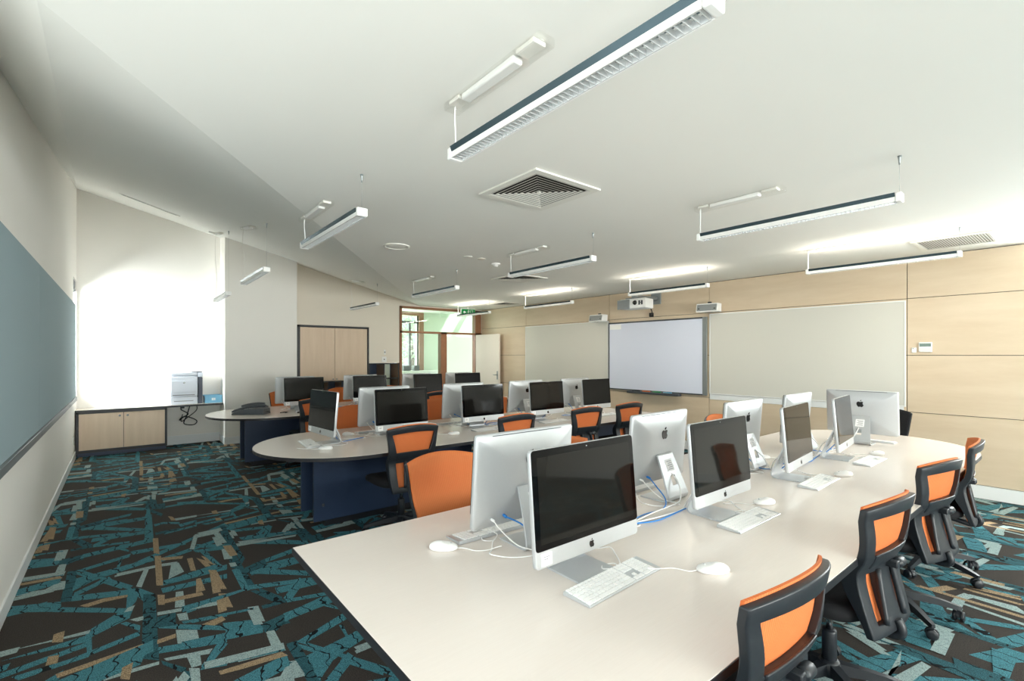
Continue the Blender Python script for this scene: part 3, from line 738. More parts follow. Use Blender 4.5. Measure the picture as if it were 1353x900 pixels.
def diffuser(x, y, lb):
    t = thing('air_vent', lb, 'vent', (x, y, ZC), 0, 'square ceiling vents')
    h = .30
    def ring(mb, a, b, za, zb):
        P = lambda r, z: [(-r, -r, z), (r, -r, z), (r, r, z), (-r, r, z)]
        mb.loft([P(a, za), P(b, zb), P(b, zb+.001), P(a, za+.001)], caps=False, smooth=False)
        return mb
    mb = MB(); mb.loft([[(-h, -h, -.001), (h, -h, -.001), (h, h, -.001), (-h, h, -.001)], [(-h, -h, -.012), (h, -h, -.012), (h, h, -.012), (-h, h, -.012)],
                   [(-.25, -.25, -.012), (.25, -.25, -.012), (.25, .25, -.012), (-.25, .25, -.012)], [(-.25, -.25, -.001), (.25, -.25, -.001), (.25, .25, -.001), (-.25, .25, -.001)]], caps=False, smooth=False)
    mb.build('frame', 'vent', t)
    mb = MB()
    for k in range(8):
        r = .247-.03*k; ring(mb, r, r-.013, -.0125, -.0090)
    mb.box(-.012, -.012, -.014, .012, .012, -.006); mb.build('louvre', 'vent', t)
    MB().box(-.25, -.25, -.0025, .25, .25, -.0008).build('duct', 'vent_dark', t)
diffuser(2.255, 2.475, 'large square air vent in the ceiling, nearest the camera')
diffuser(4.59, 5.47, 'square air vent in the ceiling behind the mid-ceiling pendant')
diffuser(6.68, 8.42, 'square air vent in the ceiling near the open door, mostly hidden by pendant')
t = thing('return_grille', 'rectangular return air grille in the ceiling at far right, by plywood wall', 'vent', (6.48, .93, ZC))
mb = MB()
for a in ((-.3, -.3, .3, -.26), (-.3, .26, .3, .3), (-.3, -.26, -.26, .26), (.26, -.26, .3, .26)): mb.box(a[0], a[1], -.012, a[2], a[3], -.001, .002)
mb.build('frame', 'vent', t); mb = MB()
for k in range(26):
    yy = -.25+.52*k/26; R = Matrix.Translation((0, yy, -.008)) @ Matrix.Rotation(math.radians(40), 4, 'X'); mb.box(-.26, -.008, -.0008, .26, .008, .0008, 0, R)
mb.build('blade', 'vent', t); MB().box(-.26, -.26, -.002, .26, .26, -.0008).build('filter', 'duct_grey', t)
def on_slope(x, y):
    A, B, C = Vector((P0[0], P0[1], ZC)), Vector((P1[0], P1[1], ZC)), Vector((XL, YF, 4.12))
    n = (B-A).cross(C-A).normalized()
    if n.z > 0: n = -n
    return Vector((x, y, ztop(x, y))), n
p, n = on_slope(.32, 8.33)
t = thing('slot_vent', 'long narrow slot vent in the sloping ceiling above the printer niche', 'vent', p)
t.rotation_euler = n.to_track_quat('-Z', 'X').to_euler()
d = (t.rotation_euler.to_matrix().inverted() @ (Vector((.62, 8.46, ztop(.62, 8.46)))-Vector((.02, 8.21, ztop(.02, 8.21))))); ang = math.atan2(d.y, d.x)
Rz = Matrix.Rotation(ang, 4, 'Z')
mb = MB(); mb.box(-.36, -.045, -.008, .36, .045, -.001, .002, Rz); mb.build('frame', 'vent', t)
mb = MB()
for k in range(12): mb.box(-.34+.057*k, -.02, -.0095, -.34+.057*k+.045, .02, -.007, 0, Rz)
mb.build('slot', 'alu_dark', t)
t = thing('ceiling_speaker', 'round white speaker flush in the ceiling between the left pendants', 'speaker', (2.235, 4.66, ZC))
MB().lathe([(.135, -.001), (.135, -.01), (.115, -.014), (.112, -.01), (.112, -.001)], 36).build('rim', 'vent', t)
MB().lathe([(.0, -.011), (.06, -.0105), (.112, -.008), (.112, -.001)], 36).build('grille', 'ceil', t)
t = thing('smoke_detector', 'small round white smoke detector on the mid-ceiling', 'detector', (3.62, 4.77, ZC))
MB().lathe([(.055, -.001), (.055, -.014), (.045, -.02), (.03, -.022), (.026, -.04), (0, -.043)], 24).build('body', 'white_pl', t)
for (x, y, lb) in ((3.12, 4.64, 'flat round white cover plate on the ceiling, left of the smoke detector'), (3.32, 4.65, 'flat round beige cover plate on the ceiling, next to the smoke detector')):
    tag(MB().lathe([(0, -.01), (.04, -.009), (.05, -.005), (.05, -.001)], 24, (x, y, ZC)).build('cover_plate', 'vent' if x < 3.2 else 'door_paint'), lb, 'cover plate')
p, n = on_slope(1.19, 9.37)
o = tag(MB().lathe([(.06, -.001), (.06, -.02), (.04, -.03), (0, -.034)], 20).build('smoke_detector', 'white_pl'), 'small white detector on the sloping ceiling above the printer niche', 'detector')
o.location = p; o.rotation_euler = n.to_track_quat('-Z', 'X').to_euler()

# ------------------------------------------------------------------ desks
def desk(name_lb, outline, peds, grom, holes=()):
    t = thing('desk', name_lb, 'desk', (0, 0, 0), 0, 'long computer desks')
    MB().prism(outline, .695, .72, 'z', .0015).build('tabletop', 'desk', t)
    # black edge band
    mb = MB(); n = len(outline); c = Vector((sum(p[0] for p in outline)/n, sum(p[1] for p in outline)/n))
    rings = []
    off = []
    for i in range(n):
        a, b, d = Vector(outline[i-1]), Vector(outline[i]), Vector(outline[(i+1) % n])
        n1 = Vector(((b-a).y, -(b-a).x)).normalized(); n2 = Vector(((d-b).y, -(d-b).x)).normalized()
        m = (n1+n2); m = m.normalized()/max(.35, math.cos(m.angle(n1))) if m.length > 1e-6 else n1
        off.append(b+m*.003)
    mb.loft([[(p[0], p[1], .7185) for p in outline], [(p.x, p.y, .7182) for p in off], [(p.x, p.y, .690) for p in off], [(p[0], p[1], .690) for p in outline]], caps=False, smooth=False)
    mb.prism(outline, .690, .6948)
    mb.build('edge_band', 'black_edge', t)
    for (x0, x1, y0, y1) in peds:
        MB().box(x0, y0, .06, x1, y0+.03, .69, .001).build('panel', 'navy', t)
        MB().box(x0, y1-.03, .06, x1, y1, .69, .001).build('panel', 'navy', t)
        MB().box(x0+.10, y0+.03, .06, x1-.1, y1-.03, .69).build('shade_infill', 'black_edge', t)  # black infill stands in for the shade in the gap between the panels
        MB().box(x0+.1, y0+.015, 0, x1-.06, y1-.015, .06).build('plinth', 'black_edge', t)
        lv = MB()
        for xx in (x0+.08, x1-.08): lv.lathe([(0, -.004), (.014, -.003), (.014, 0)], 14, (xx, y0, .2), 'y')
        lv.build('cover_cap', 'dark_frame', t)
    for (x, y) in grom:
        MB().lathe([(.0, .7202), (.032, .7202), (.034, .724), (.024, .7245), (.023, .7215), (0, .7215)], 20, (x, y, 0)).build('grommet', 'desk', t)
    return t
def rounded(cx, cy, r, a0, a1, n=28): return [(cx+r*math.cos(a0+(a1-a0)*k/n), cy+r*math.sin(a0+(a1-a0)*k/n)) for k in range(n+1)]
desk('long beige front desk, square at left, round at the right end', [(.567, .625), (5.40, .625)]+rounded(5.40, 1.40, .775, -PI/2, PI/2)[1:-1]+[(5.40, 2.175), (.567, 2.175)], [(1.25, 2.6, 1.20, 1.62), (3.6, 5.3, 1.20, 1.62)], [(1.92, 1.43), (3.94, 1.46), (4.90, 1.43)])
desk('long beige middle desk with a round left end', [(5.855, 3.79), (5.855, 5.33), (1.65, 5.33)]+rounded(1.65, 4.56, .77, PI/2, 1.5*PI)[1:-1]+[(1.65, 3.79)], [(1.32, 3.0, 4.39, 4.80), (3.6, 5.6, 4.39, 4.80)], [(1.86, 4.60), (2.62, 4.56), (3.6, 4.56), (4.58, 4.56)])
desk('long beige back desk with a round left end holding two phones', [(5.855, 6.83), (5.855, 8.37), (1.65, 8.37)]+rounded(1.65, 7.60, .77, PI/2, 1.5*PI)[1:-1]+[(1.65, 6.83)], [(1.32, 3.0, 7.44, 7.80), (3.6, 5.6, 7.44, 7.80)], [(2.6, 7.6), (3.6, 7.6), (4.55, 7.6)])

# ------------------------------------------------------------------ office chair
def lerp_tab(tab, z):
    for (z0, v0), (z1, v1) in zip(tab, tab[1:]):
        if z <= z1:
            t = max(0, (z-z0)/(z1-z0)); t = t*t*(3-2*t) if False else t
            return v0+(v1-v0)*t
    return tab[-1][1]
YPT = [(.38, -.240), (.44, -.225), (.50, -.208), (.58, -.188), (.63, -.180), (.66, -.184), (.70, -.206), (.74, -.222), (.79, -.240), (.86, -.258), (.95, -.275)]
WPT = [(.38, .188), (.44, .198), (.50, .203), (.58, .206), (.66, .208), (.72, .212), (.80, .222), (.88, .234), (.95, .240)]
def bp(u, z, off=0.0):
    arch = .034*(1-u*u)*max(0, (z-.70)/.24)
    return Vector((u*lerp_tab(WPT, z), lerp_tab(YPT, z)+.06*u*u*(.3+.7*max(0, min(1, (z-.72)/.15)))+off, z+arch))
def densify(L, d):
    o = [L[0]]
    for a, b in zip(L, L[1:]):
        n = max(1, math.ceil((b-a)/d-1e-6))
        o += [a+(b-a)*k/n for k in range(1, n+1)]
    return o
def warp_post(u, z):     # posts get broader towards the waist
    a = abs(u)
    if .65 < a < .9 and z > .66:
        e = .72+.12*max(0, min(1, (z-.725)/.15)); a2 = e if a > .8 else e-.09
        return math.copysign(a2, u)
    return u
def back_grid(mb, us, zs, solid, f_off, r_off, bev=.0, smooth=True, warp=lambda u, z: u):
    V = {}
    def v(i, j, k):
        if (i, j, k) not in V: V[(i, j, k)] = mb.bm.verts.new(bp(warp(us[i], zs[j]), zs[j], (f_off(us[i], zs[j]) if callable(f_off) else f_off) if k == 0 else r_off))
        return V[(i, j, k)]
    ok = lambda i, j: 0 <= i < len(us)-1 and 0 <= j < len(zs)-1 and solid((us[i]+us[i+1])/2, (zs[j]+zs[j+1])/2)
    side = []
    for i in range(len(us)-1):
        for j in range(len(zs)-1):
            if not ok(i, j): continue
            mb._f([v(i, j, 0), v(i, j+1, 0), v(i+1, j+1, 0), v(i+1, j, 0)], smooth)
            mb._f([v(i, j, 1), v(i+1, j, 1), v(i+1, j+1, 1), v(i, j+1, 1)], smooth)
            for (di, dj, a, b) in ((-1, 0, (i, j), (i, j+1)), (1, 0, (i+1, j+1), (i+1, j)), (0, -1, (i+1, j), (i, j)), (0, 1, (i, j+1), (i+1, j+1))):
                if not ok(i+di, j+dj): side.append(mb._f([v(*a, 0), v(*a, 1), v(*b, 1), v(*b, 0)]))
    bmesh.ops.recalc_face_normals(mb.bm, faces=mb.bm.faces[:])
    if bev:
        es = [e for e in mb.bm.edges if len(e.link_faces) == 2 and e.calc_face_angle(0) > .9]
        r = bmesh.ops.bevel(mb.bm, geom=es, offset=bev, segments=2, affect='EDGES', profile=.5, clamp_overlap=True)
        for f in r['faces']: f.smooth = True
    return mb
def make_chair(label, loc, rz):
    t = thing('office_chair', label, 'chair', loc, rz, 'orange-backed office chairs')
    us = densify([-1, -.965, -.84, -.70, -.34, 0, .34, .70, .84, .965, 1], .14)
    zs = densify([.40, .445, .50, .565, .64, .66, .70, .725, .78, .84, .875, .925], .035)
    def solid(u, z):
        a = abs(u)
        if z > .875 or z < .445: return True
        if z > .725: return a > .84
        if z > .64: return True
        return a > .70 or a < .34
    fr = back_grid(MB(), us, zs, solid, lambda u, z: (.036*math.exp(-((z-.60)/.10)**2) if abs(u) > .98 else .0), -.028, .005, True, warp_post).build('back_frame', 'black_pl', t)
    us2 = densify([-.955, .955], .1); zs2 = densify([.43, .932], .03)
    back_grid(MB(), us2, zs2, lambda u, z: True, .006, -.003).build('back_mesh', 'orange', t)
    # lumbar band behind the mesh and the knob that sets it
    mb = MB(); us3 = densify([-.70, .70], .1); zs3 = [.665, .69, .715, .73]
    back_grid(mb, us3, zs3, lambda u, z: True, -.022, -.033, .004).build('lumbar_support', 'black_pl', t)
    MB().lathe([(0, .035), (.010, .035), (.010, .05), (.019, .052), (.021, .058), (.021, .098), (.018, .102), (0, .102)], 18, (.0, -.238, .655), 'x').box(.02, -.251, .64, .05, -.205, .67, .005).build('knob', 'black_pl', t)
    for s in (-1, 1):
        mb = MB(); mb.tube([bp(s*.44, .44, -.03), bp(s*.38, .54, -.036), bp(s*.32, .65, -.03)], .012, 8, 3).build('strut', 'black_pl', t)
    mb = MB(); mb.tube([(0, -.05, .405), (0, -.16, .382), (0, -.235, .368), (0, -.270, .385), (0, -.270, .415), (0, -.256, .44)], .018, 10, 4); mb.build('back_bracket', 'black_pl', t)
    # seat
    rings = []
    for z, sx, sy, dy in ((.415, .18, .17, .055), (.42, .225, .22, .055), (.438, .25, .245, .055), (.466, .255, .25, .055), (.485, .245, .24, .055), (.494, .21, .20, .055), (.491, .10, .10, .055)):
        R = []
        for k in range(36):
            a = 2*PI*k/36; c, s = math.cos(a), math.sin(a); e = .55
            x = math.copysign(abs(c)**e, c)*sx; y = math.copysign(abs(s)**e, s)*sy+dy
            zz = z-(.022*max(0, (y-.16)/.1) if y > .16 else 0)+(.008*(x/.24)**2)
            R.append((x, y, zz))
        rings.append(R)
    MB().loft(rings).build('seat', 'black_fab', t)
    MB().box(-.09, -.12, .395, .09, .12, .428, .008).build('seat_mechanism', 'black_pl', t)
    mb = MB(); mb.tube([(.08, .05, .41), (.2, .05, .405), (.25, .05, .40)], .006, 8).box(.23, .035, .395, .28, .065, .405, .003); mb.build('lever', 'black_pl', t)
    MB().lathe([(0, .07), (.030, .07), (.030, .27), (.027, .28), (0, .28)], 18).build('gas_column', 'black_pl', t)
    MB().lathe([(0, .28), (.014, .28), (.014, .40), (0, .40)], 16).build('piston', 'chrome', t)
    MB().lathe([(0, .075), (.045, .075), (.05, .09), (.045, .13), (.034, .145), (0, .145)], 20).build('hub', 'black_pl', t)
    for k in range(5):
        a = 2*PI*k/5+.35; R = Matrix.Rotation(a, 4, 'Z')
        def P(r, w, z): return [R @ Vector((r, -w, z)), R @ Vector((r, w, z))]
        secs = []
        for r, w, zb, zt in ((.03, .026, .085, .135), (.12, .022, .085, .125), (.22, .018, .075, .108), (.30, .015, .064, .088), (.318, .010, .064, .082)):
            secs.append([R @ Vector((r, -w, zb)), R @ Vector((r, w, zb)), R @ Vector((r, w*.8, zt)), R @ Vector((r, -w*.8, zt))])
        lg = MB().loft(secs, smooth=False).build('leg', 'black_pl', t)
        mb = MB(); c = R @ Vector((.305, 0, 0)); ca = a+1.1
        D = Matrix.Translation((c.x, c.y, .028)) @ Matrix.Rotation(ca, 4, 'Z')
        for s in (-1, 1):
            rg = []
            for rr, h in ((.004, s*.008), (.026, s*.008), (.028, s*.011), (.028, s*.022), (.025, s*.026), (.004, s*.026)):
                rg.append([D @ Vector((rr*math.cos(q_), h, rr*math.sin(q_))) for q_ in [2*PI*i/16 for i in range(16)]])
            mb.loft(rg)
        rg = []
        for h in (-.0075, .0075): rg.append([D @ Vector((.0315*math.cos(q_), h, .0315*math.sin(q_)+.001)) for q_ in [PI*i/10 for i in range(11)]])
        mb.loft(rg, smooth=False)
        mb.tube([(c.x, c.y, .05), (c.x, c.y, .07)], .007, 8)
        mb.build('castor', 'black_pl', lg)
    return t
CH = [
 (1.42, .765, -.04, 'orange-backed office chair cut off by the photo\'s bottom edge, nearest the camera'),
 (2.53, .795, -.10, 'second orange-backed office chair from the camera along the front desk\'s near edge'),
 (3.63, .80, -.20, 'third orange-backed office chair from the camera along the front desk\'s near edge'),
 (4.53, .80, 0.14, 'last orange-backed office chair of the front desk\'s near edge, turned, against the plywood wall'),
 (1.465, 2.23, PI, 'large bright orange mesh chair back facing us, left behind the front desk\'s monitors'),
 (2.40, 2.15, PI, 'orange chair mostly hidden behind the nearest dark screen, on the front desk\'s far side'),
 (4.47, 2.12, PI, 'orange chair top peeping between monitors on the front desk\'s far side, toward the round end'),
 (6.24, 1.52, PI/2-.10, 'dark chair edge behind the monitor standing at the front desk\'s round end'),
 (1.91, 3.89, 0.0, 'black-framed orange chair seen from behind, leftmost on the middle desk\'s near side'),
 (3.05, 3.89, 0.0, 'black-framed orange chair, second from left on the middle desk\'s near side'),
 (4.09, 3.89, -.06, 'black-framed orange chair, third from left on the middle desk\'s near side'),
 (4.87, 3.90, -.06, 'black-framed orange chair, rightmost on the middle desk\'s near side below the interactive board'),
 (2.07, 5.18, PI+.03, 'orange chair between the turned monitor and first screen pair, middle desk\'s far side'),
 (3.20, 5.30, PI, 'orange chair between the first and second screen pairs, middle desk\'s far side'),
 (4.04, 5.15, PI, 'orange chair between the second and third screen pairs, middle desk\'s far side'),
 (2.06, 6.95, 0.0, 'black-framed orange chair at the back desk\'s near side, left of the turned monitor'),
 (3.98, 6.98, 0.0, 'black-framed orange chair at the back desk\'s near side, right of the wide middle screen'),
 (2.06, 8.15, PI, 'orange chair before the white column, leftmost at the back desk'),
 (3.02, 8.28, PI, 'orange chair before the pigeonholes, second along the back desk\'s far side'),
 (3.92, 8.26, PI, 'orange chair sliver by the glazed screen, third along the back desk\'s far side'),
 (4.85, 8.20, PI, 'orange chair sliver between the two rightmost screens of the back desk'),
]
x, y, r, lb = CH[0]
ch0 = make_chair(lb, (x, y, 0), r)
for x, y, r, lb in CH[1:]:
    c = dup(ch0, (x, y, 0), r, lb)
    if lb.startswith('dark chair'):     # this one shows a black back
        del c['group']
        for ch in kids(c):
            if ch.name.startswith('back_mesh'): ch.data = ch.data.copy(); ch.data.materials[0] = M['black_fab']

# ------------------------------------------------------------------ computers, keyboards, mice
APPLE = [(0,.62),(.10,.665),(.20,.69),(.30,.665),(.37,.60),(.315,.53),(.29,.44),(.30,.34),(.345,.27),(.41,.225),(.37,.10),(.30,-.01),(.23,-.075),(.15,-.085),(.06,-.05),(0,-.045),
         (-.06,-.05),(-.15,-.085),(-.23,-.07),(-.31,.02),(-.38,.14),(-.42,.29),(-.42,.44),(-.375,.57),(-.30,.655),(-.20,.69),(-.10,.665)]
LEAF = [(-.005,.735),(.0,.80),(.045,.88),(.105,.93),(.16,.945),(.155,.87),(.115,.79),(.06,.745)]
def logo(mb, cx, cz, s, y0, y1, flip=False, R=None):
    for poly in (APPLE, LEAF):
        pts = [(cx+(-px if flip else px)*s, cz+(pz-.42)*s) for px, pz in poly]
        A = [mb.bm.verts.new(R @ Vector((x, y0, z))) for x, z in pts]; B = [mb.bm.verts.new(R @ Vector((x, y1, z))) for x, z in pts]
        mb._f(A); mb._f(B[::-1]); n = len(pts)
        for i in range(n): mb._f([A[i], B[i], B[(i+1) % n], A[(i+1) % n]])
    bmesh.ops.recalc_face_normals(mb.bm, faces=mb.bm.faces[:])
def rrect(w, z0, z1, r, n=4):
    o = []
    for cx, cz, a in ((w/2-r, z0+r, -PI/2), (w/2-r, z1-r, 0), (-w/2+r, z1-r, PI/2), (-w/2+r, z0+r, PI)):
        for k in range(n+1): o.append((cx+r*math.cos(a+PI/2*k/n), cz+r*math.sin(a+PI/2*k/n)))
    return o
def make_computer(label, loc, rz):
    t = thing('desktop_computer', label, 'computer', loc, rz, 'all-in-one computers on the desks')
    Wd, Z0, Z1 = .560, .088, .490
    R = Matrix.Translation((0, 0, Z0)) @ Matrix.Rotation(math.radians(-4.8), 4, 'X') @ Matrix.Translation((0, 0, -Z0))
    # housing: flat front, thin edge, softly bulged back
    mb = MB(); zc = (Z0+Z1)/2; hh = (Z1-Z0)/2
    def ring(sc_x, sc_z, y, r=.014):
        w, h = Wd-2*sc_x, hh-sc_z
        return [R @ Vector((x, y, z)) for x, z in rrect(w, zc-h, zc+h, min(r, h*.9))]
    mb.loft([ring(.002, .002, 0), ring(0, 0, .002), ring(0, 0, .018), ring(.002, .002, .021), ring(.012, .012, .0245), ring(.04, .035, .033), ring(.10, .075, .043), ring(.17, .12, .048), ring(.24, .16, .049)])
    mb.build('housing', 'alu', t)
    g0 = Z0+.058
    MB().loft([[R @ Vector((x, -.0005, z)) for x, z in rrect(Wd-.002, g0, Z1-.001, .013)], [R @ Vector((x, -.003, z)) for x, z in rrect(Wd-.003, g0+.001, Z1-.002, .013)]], smooth=False).build('screen_glass', 'glass_black', t)
    mb = MB().box(-.255, -.0036, g0+.022, .255, -.0029, Z1-.027, 0, R); mb.build('display', 'display', t)
    mb = MB(); c = R @ Vector((0, -.0035, Z1-.013)); mb.ell((c.x, c.y, c.z), (.0028, .001, .0028), 10, 4); mb.build('camera_lens', 'alu_dark', t)
    mb = MB(); logo(mb, 0, Z0+.029, .030, -.0012, .0005, False, R); mb.build('logo', 'logo', t)
    mb = MB(); logo(mb, 0, Z0+.285, .066, .0465, .0502, True, R); mb.build('rear_logo', 'logo', t)
    mb = MB().box(-.2, .020, Z1-.009, .2, .0262, Z1-.0065, 0, R)
    mb.build('vent_slot', 'dark_frame', t)
    # sticker on the chin and its print
    st = MB().box(-.256, -.0014, Z0+.008, -.206, .0004, Z0+.05, 0, R).build('sticker', 'paper', t)
    mb = MB().box(-.246, -.0018, Z0+.036, -.218, -.0012, Z0+.039, 0, R).box(-.246, -.0018, Z0+.028, -.224, -.0012, Z0+.031, 0, R); mb.build('print', 'ink', st)
    # bent plate stand with a cable hole
    prof = [(-.025, .0), (.125, .0), (.145, .003), (.157, .014), (.160, .03), (.152, .055), (.115, .15), (.075, .245), (.068, .25)]
    prof2 = [(-.025, .007), (.122, .007), (.138, .010), (.148, .018), (.150, .03), (.143, .052), (.107, .146), (.066, .241), (.062, .245)]
    hw = .1
    mb = MB()
    def wid(z): return .1 if z < .03 else .1-.025*min(1, (z-.03)/.2)
    # body in three strips so that the round hole reads as an opening
    for s0, s1 in ((-1, -.26), (.26, 1)):
        ra = [[(s0*wid(z), y, z), (s1*wid(z), y, z), (s1*wid(z2), y2, z2), (s0*wid(z2), y2, z2)] for (y, z), (y2, z2) in zip(prof, prof2)]
        mb.loft(ra, smooth=False)
    for a, b in ((0, 5), (7, 8)):
        ra = [[(-.26*wid(z), y, z), (.26*wid(z), y, z), (.26*wid(z2), y2, z2), (-.26*wid(z2), y2, z2)] for (y, z), (y2, z2) in list(zip(prof, prof2))[a:b+1]]
        mb.loft(ra, smooth=False)
    for k, qa, qb in ((5, 0, .32), (5, .86, 1.0), (6, 0, 1.0)):
        ra = []
        for q_ in (qa, qb):
            y, z = prof[k][0]+(prof[k+1][0]-prof[k][0])*q_, prof[k][1]+(prof[k+1][1]-prof[k][1])*q_
            y2, z2 = prof2[k][0]+(prof2[k+1][0]-prof2[k][0])*q_, prof2[k][1]+(prof2[k+1][1]-prof2[k][1])*q_
            ra.append([(-.26*wid(z), y, z), (.26*wid(z), y, z), (.26*wid(z2), y2, z2), (-.26*wid(z2), y2, z2)])
        mb.loft(ra, smooth=False)
    mb.build('stand', 'alu', t)
    Rs = Matrix.Translation((0, .1185, .1425)) @ Matrix.Rotation(math.atan2(.04, .095), 4, 'X')
    st2 = MB().box(-.038, -.0005, .016, .03, .0018, .085, 0, Rs).build('rear_sticker', 'paper', t)
    mb = MB()
    for k in range(5): mb.box(-.03, .0018, .026+.011*k, .018-.01*(k % 2), .0021, .030+.011*k, 0, Rs)
    mb.build('print', 'ink', st2)
    mb = MB()
    for k in range(5): mb.box(.05+.017*k, .034, .143, .06+.017*k, .0368, .147, 0, R)
    mb.build('port', 'ink', t)
    return t
def leads(t, gx, gy):
    """cables from the back of a computer through its stand to the desk grommet at local (gx, gy)"""
    R = Matrix.Translation((0, 0, .088)) @ Matrix.Rotation(math.radians(-4.8), 4, 'X') @ Matrix.Translation((0, 0, -.088))
    sg = 1 if gx > 0 else -1; e = random.uniform(-.02, .02)
    mb = MB().tube([(.0, .05, .19), (.0, .085, .18), (.0, .115, .145), (.01*sg, .165, .10), (.04*sg, .195, .03), (.09*sg, .19+e, .005), (gx*.55, gy-.03+e, .005), (gx-.02*sg, gy-.006, .009), (gx, gy, .0045)], .0038, 8, 6)
    mb.lathe([(0, .052), (.016, .054), (.014, .07), (.005, .078), (0, .08)], 14, (0, 0, .19), 'y'); mb.build('power_cable', 'white_cable', t)
    p = R @ Vector((.13, .034, .135))
    mb = MB().tube([p, p+Vector((0, .022, -.005))], .0065, 8).tube([p+Vector((0, .02, -.004)), (.1+.03*sg, .10, .09), (.08+.04*sg, .15, .03), (gx*.3+.05, .19, .0045), (gx*.7, gy-.045-e, .0045), (gx-.015*sg, gy-.02, .009), (gx, gy-.008, .0045)], .0034, 8, 6)
    mb.build('network_cable', 'blue_cable', t)
    p = R @ Vector((.195, .032, .13)); k = random.uniform(-.02, .02)
    mb = MB().tube([p, p+Vector((0, .024, -.004))], .0058, 8).tube([p+Vector((0, .022, -.003)), (.18, .085, .09), (.13, .14, .03), (.06, .19, .004), (.10+k, .205, .004), (.19, .15+k, .004), (.235+k, .10, .012), (.20, .05, .004), (.15, -.01, .006), (.115, -.032, .010)], .0025, 6, 6)
    mb.build('keyboard_cable', 'white_cable', t)
def make_keyboard(label, loc, rz):
    t = thing('keyboard', label, 'keyboard', loc, rz, 'white keyboards')
    mb = MB(); W, D = .215, .0575
    mb.prism([(-D, .001), (D, .001), (D, .013), (D-.004, .0155), (-D+.002, .006), (-D, .004)], -W, W, 'x'); mb.build('key_tray', 'alu', t)
    mb = MB(); p = .0182; sl = math.atan2(.0095, 2*D-.006)
    Rm = Matrix.Translation((0, -D+.002, .0062)) @ Matrix.Rotation(sl, 4, 'X')
    def key(x0, x1, y0, y1): mb.box(x0+.0014, y0+.0014, -.0005, x1-.0014, y1-.0014, .0032, .0007, Rm)
    def row(x0, widths, y0, y1):
        x = x0
        for w in widths: key(x, x+w*p, y0, y1); x += w*p
    x0 = -W+.004; ys = [.003+k*.0186 for k in range(6)]+[.1105]
    row(x0, [1.25, 1, 1.25, 5.5, 1.25, 1, 1.25+2.0], ys[0], ys[1]); row(x0, [2.2]+[1]*10+[2.3], ys[1], ys[2]); row(x0, [1.75]+[1]*11+[1.75], ys[2], ys[3])
    row(x0, [1.5]+[1]*12+[1], ys[3], ys[4]); row(x0, [1]*13+[1.5], ys[4], ys[5]); row(x0, [1.036]*14, ys[5], ys[6])
    xn = x0+14.5*p+.004
    row(xn, [1]*3, ys[5], ys[6]); row(xn, [1]*3, ys[4], ys[5]); row(xn, [1]*3, ys[3], ys[4]); row(xn+p, [1], ys[1], ys[2]); row(xn, [1]*3, ys[0], ys[1])
    xk = xn+3*p+.004
    for k in (5, 4, 3, 2): row(xk, [1]*4, ys[k], ys[k+1])
    row(xk, [1]*3, ys[1], ys[2]); row(xk, [2, 1], ys[0], ys[1]); key(xk+3*p, xk+4*p, ys[0], ys[2])
    mb.build('keys', 'white_pl', t)
    MB().tube([(.10, D, .008), (.11, D+.03, .006), (.07, D+.05, .004), (.03, D+.02, .012), (.04, D-.012, .0195)], .0022, 6, 6).build('cable', 'white_cable', t)
    return t
def make_mouse(label, loc, rz):
    t = thing('mouse', label, 'mouse', loc, rz, 'white computer mice')
    rings = []
    for z, s in ((0, .86), (.004, .97), (.011, 1.0), (.019, .93), (.026, .74), (.0305, .45), (.032, .12)):
        rings.append([(math.copysign(abs(math.cos(a))**.85, math.cos(a))*.033*s, math.copysign(abs(math.sin(a))**.85, math.sin(a))*.061*s, z*(1-.12*math.sin(a))) for a in [2*PI*k/28 for k in range(28)]])
    MB().loft(rings).build('shell', 'white_pl', t)
    MB().ell((0, .032, .0275), (.0035, .0035, .003), 10, 5).build('scroll_ball', 'alu', t)
    MB().tube([(0, .056, .006), (-.006, .09, .003), (.018, .14, .003), (.01, .19, .004), (-.006, .225, .010), (-.01, .245, .014)], .0022, 6, 6).build('cable', 'white_cable', t)
    return t
TZ = .7206
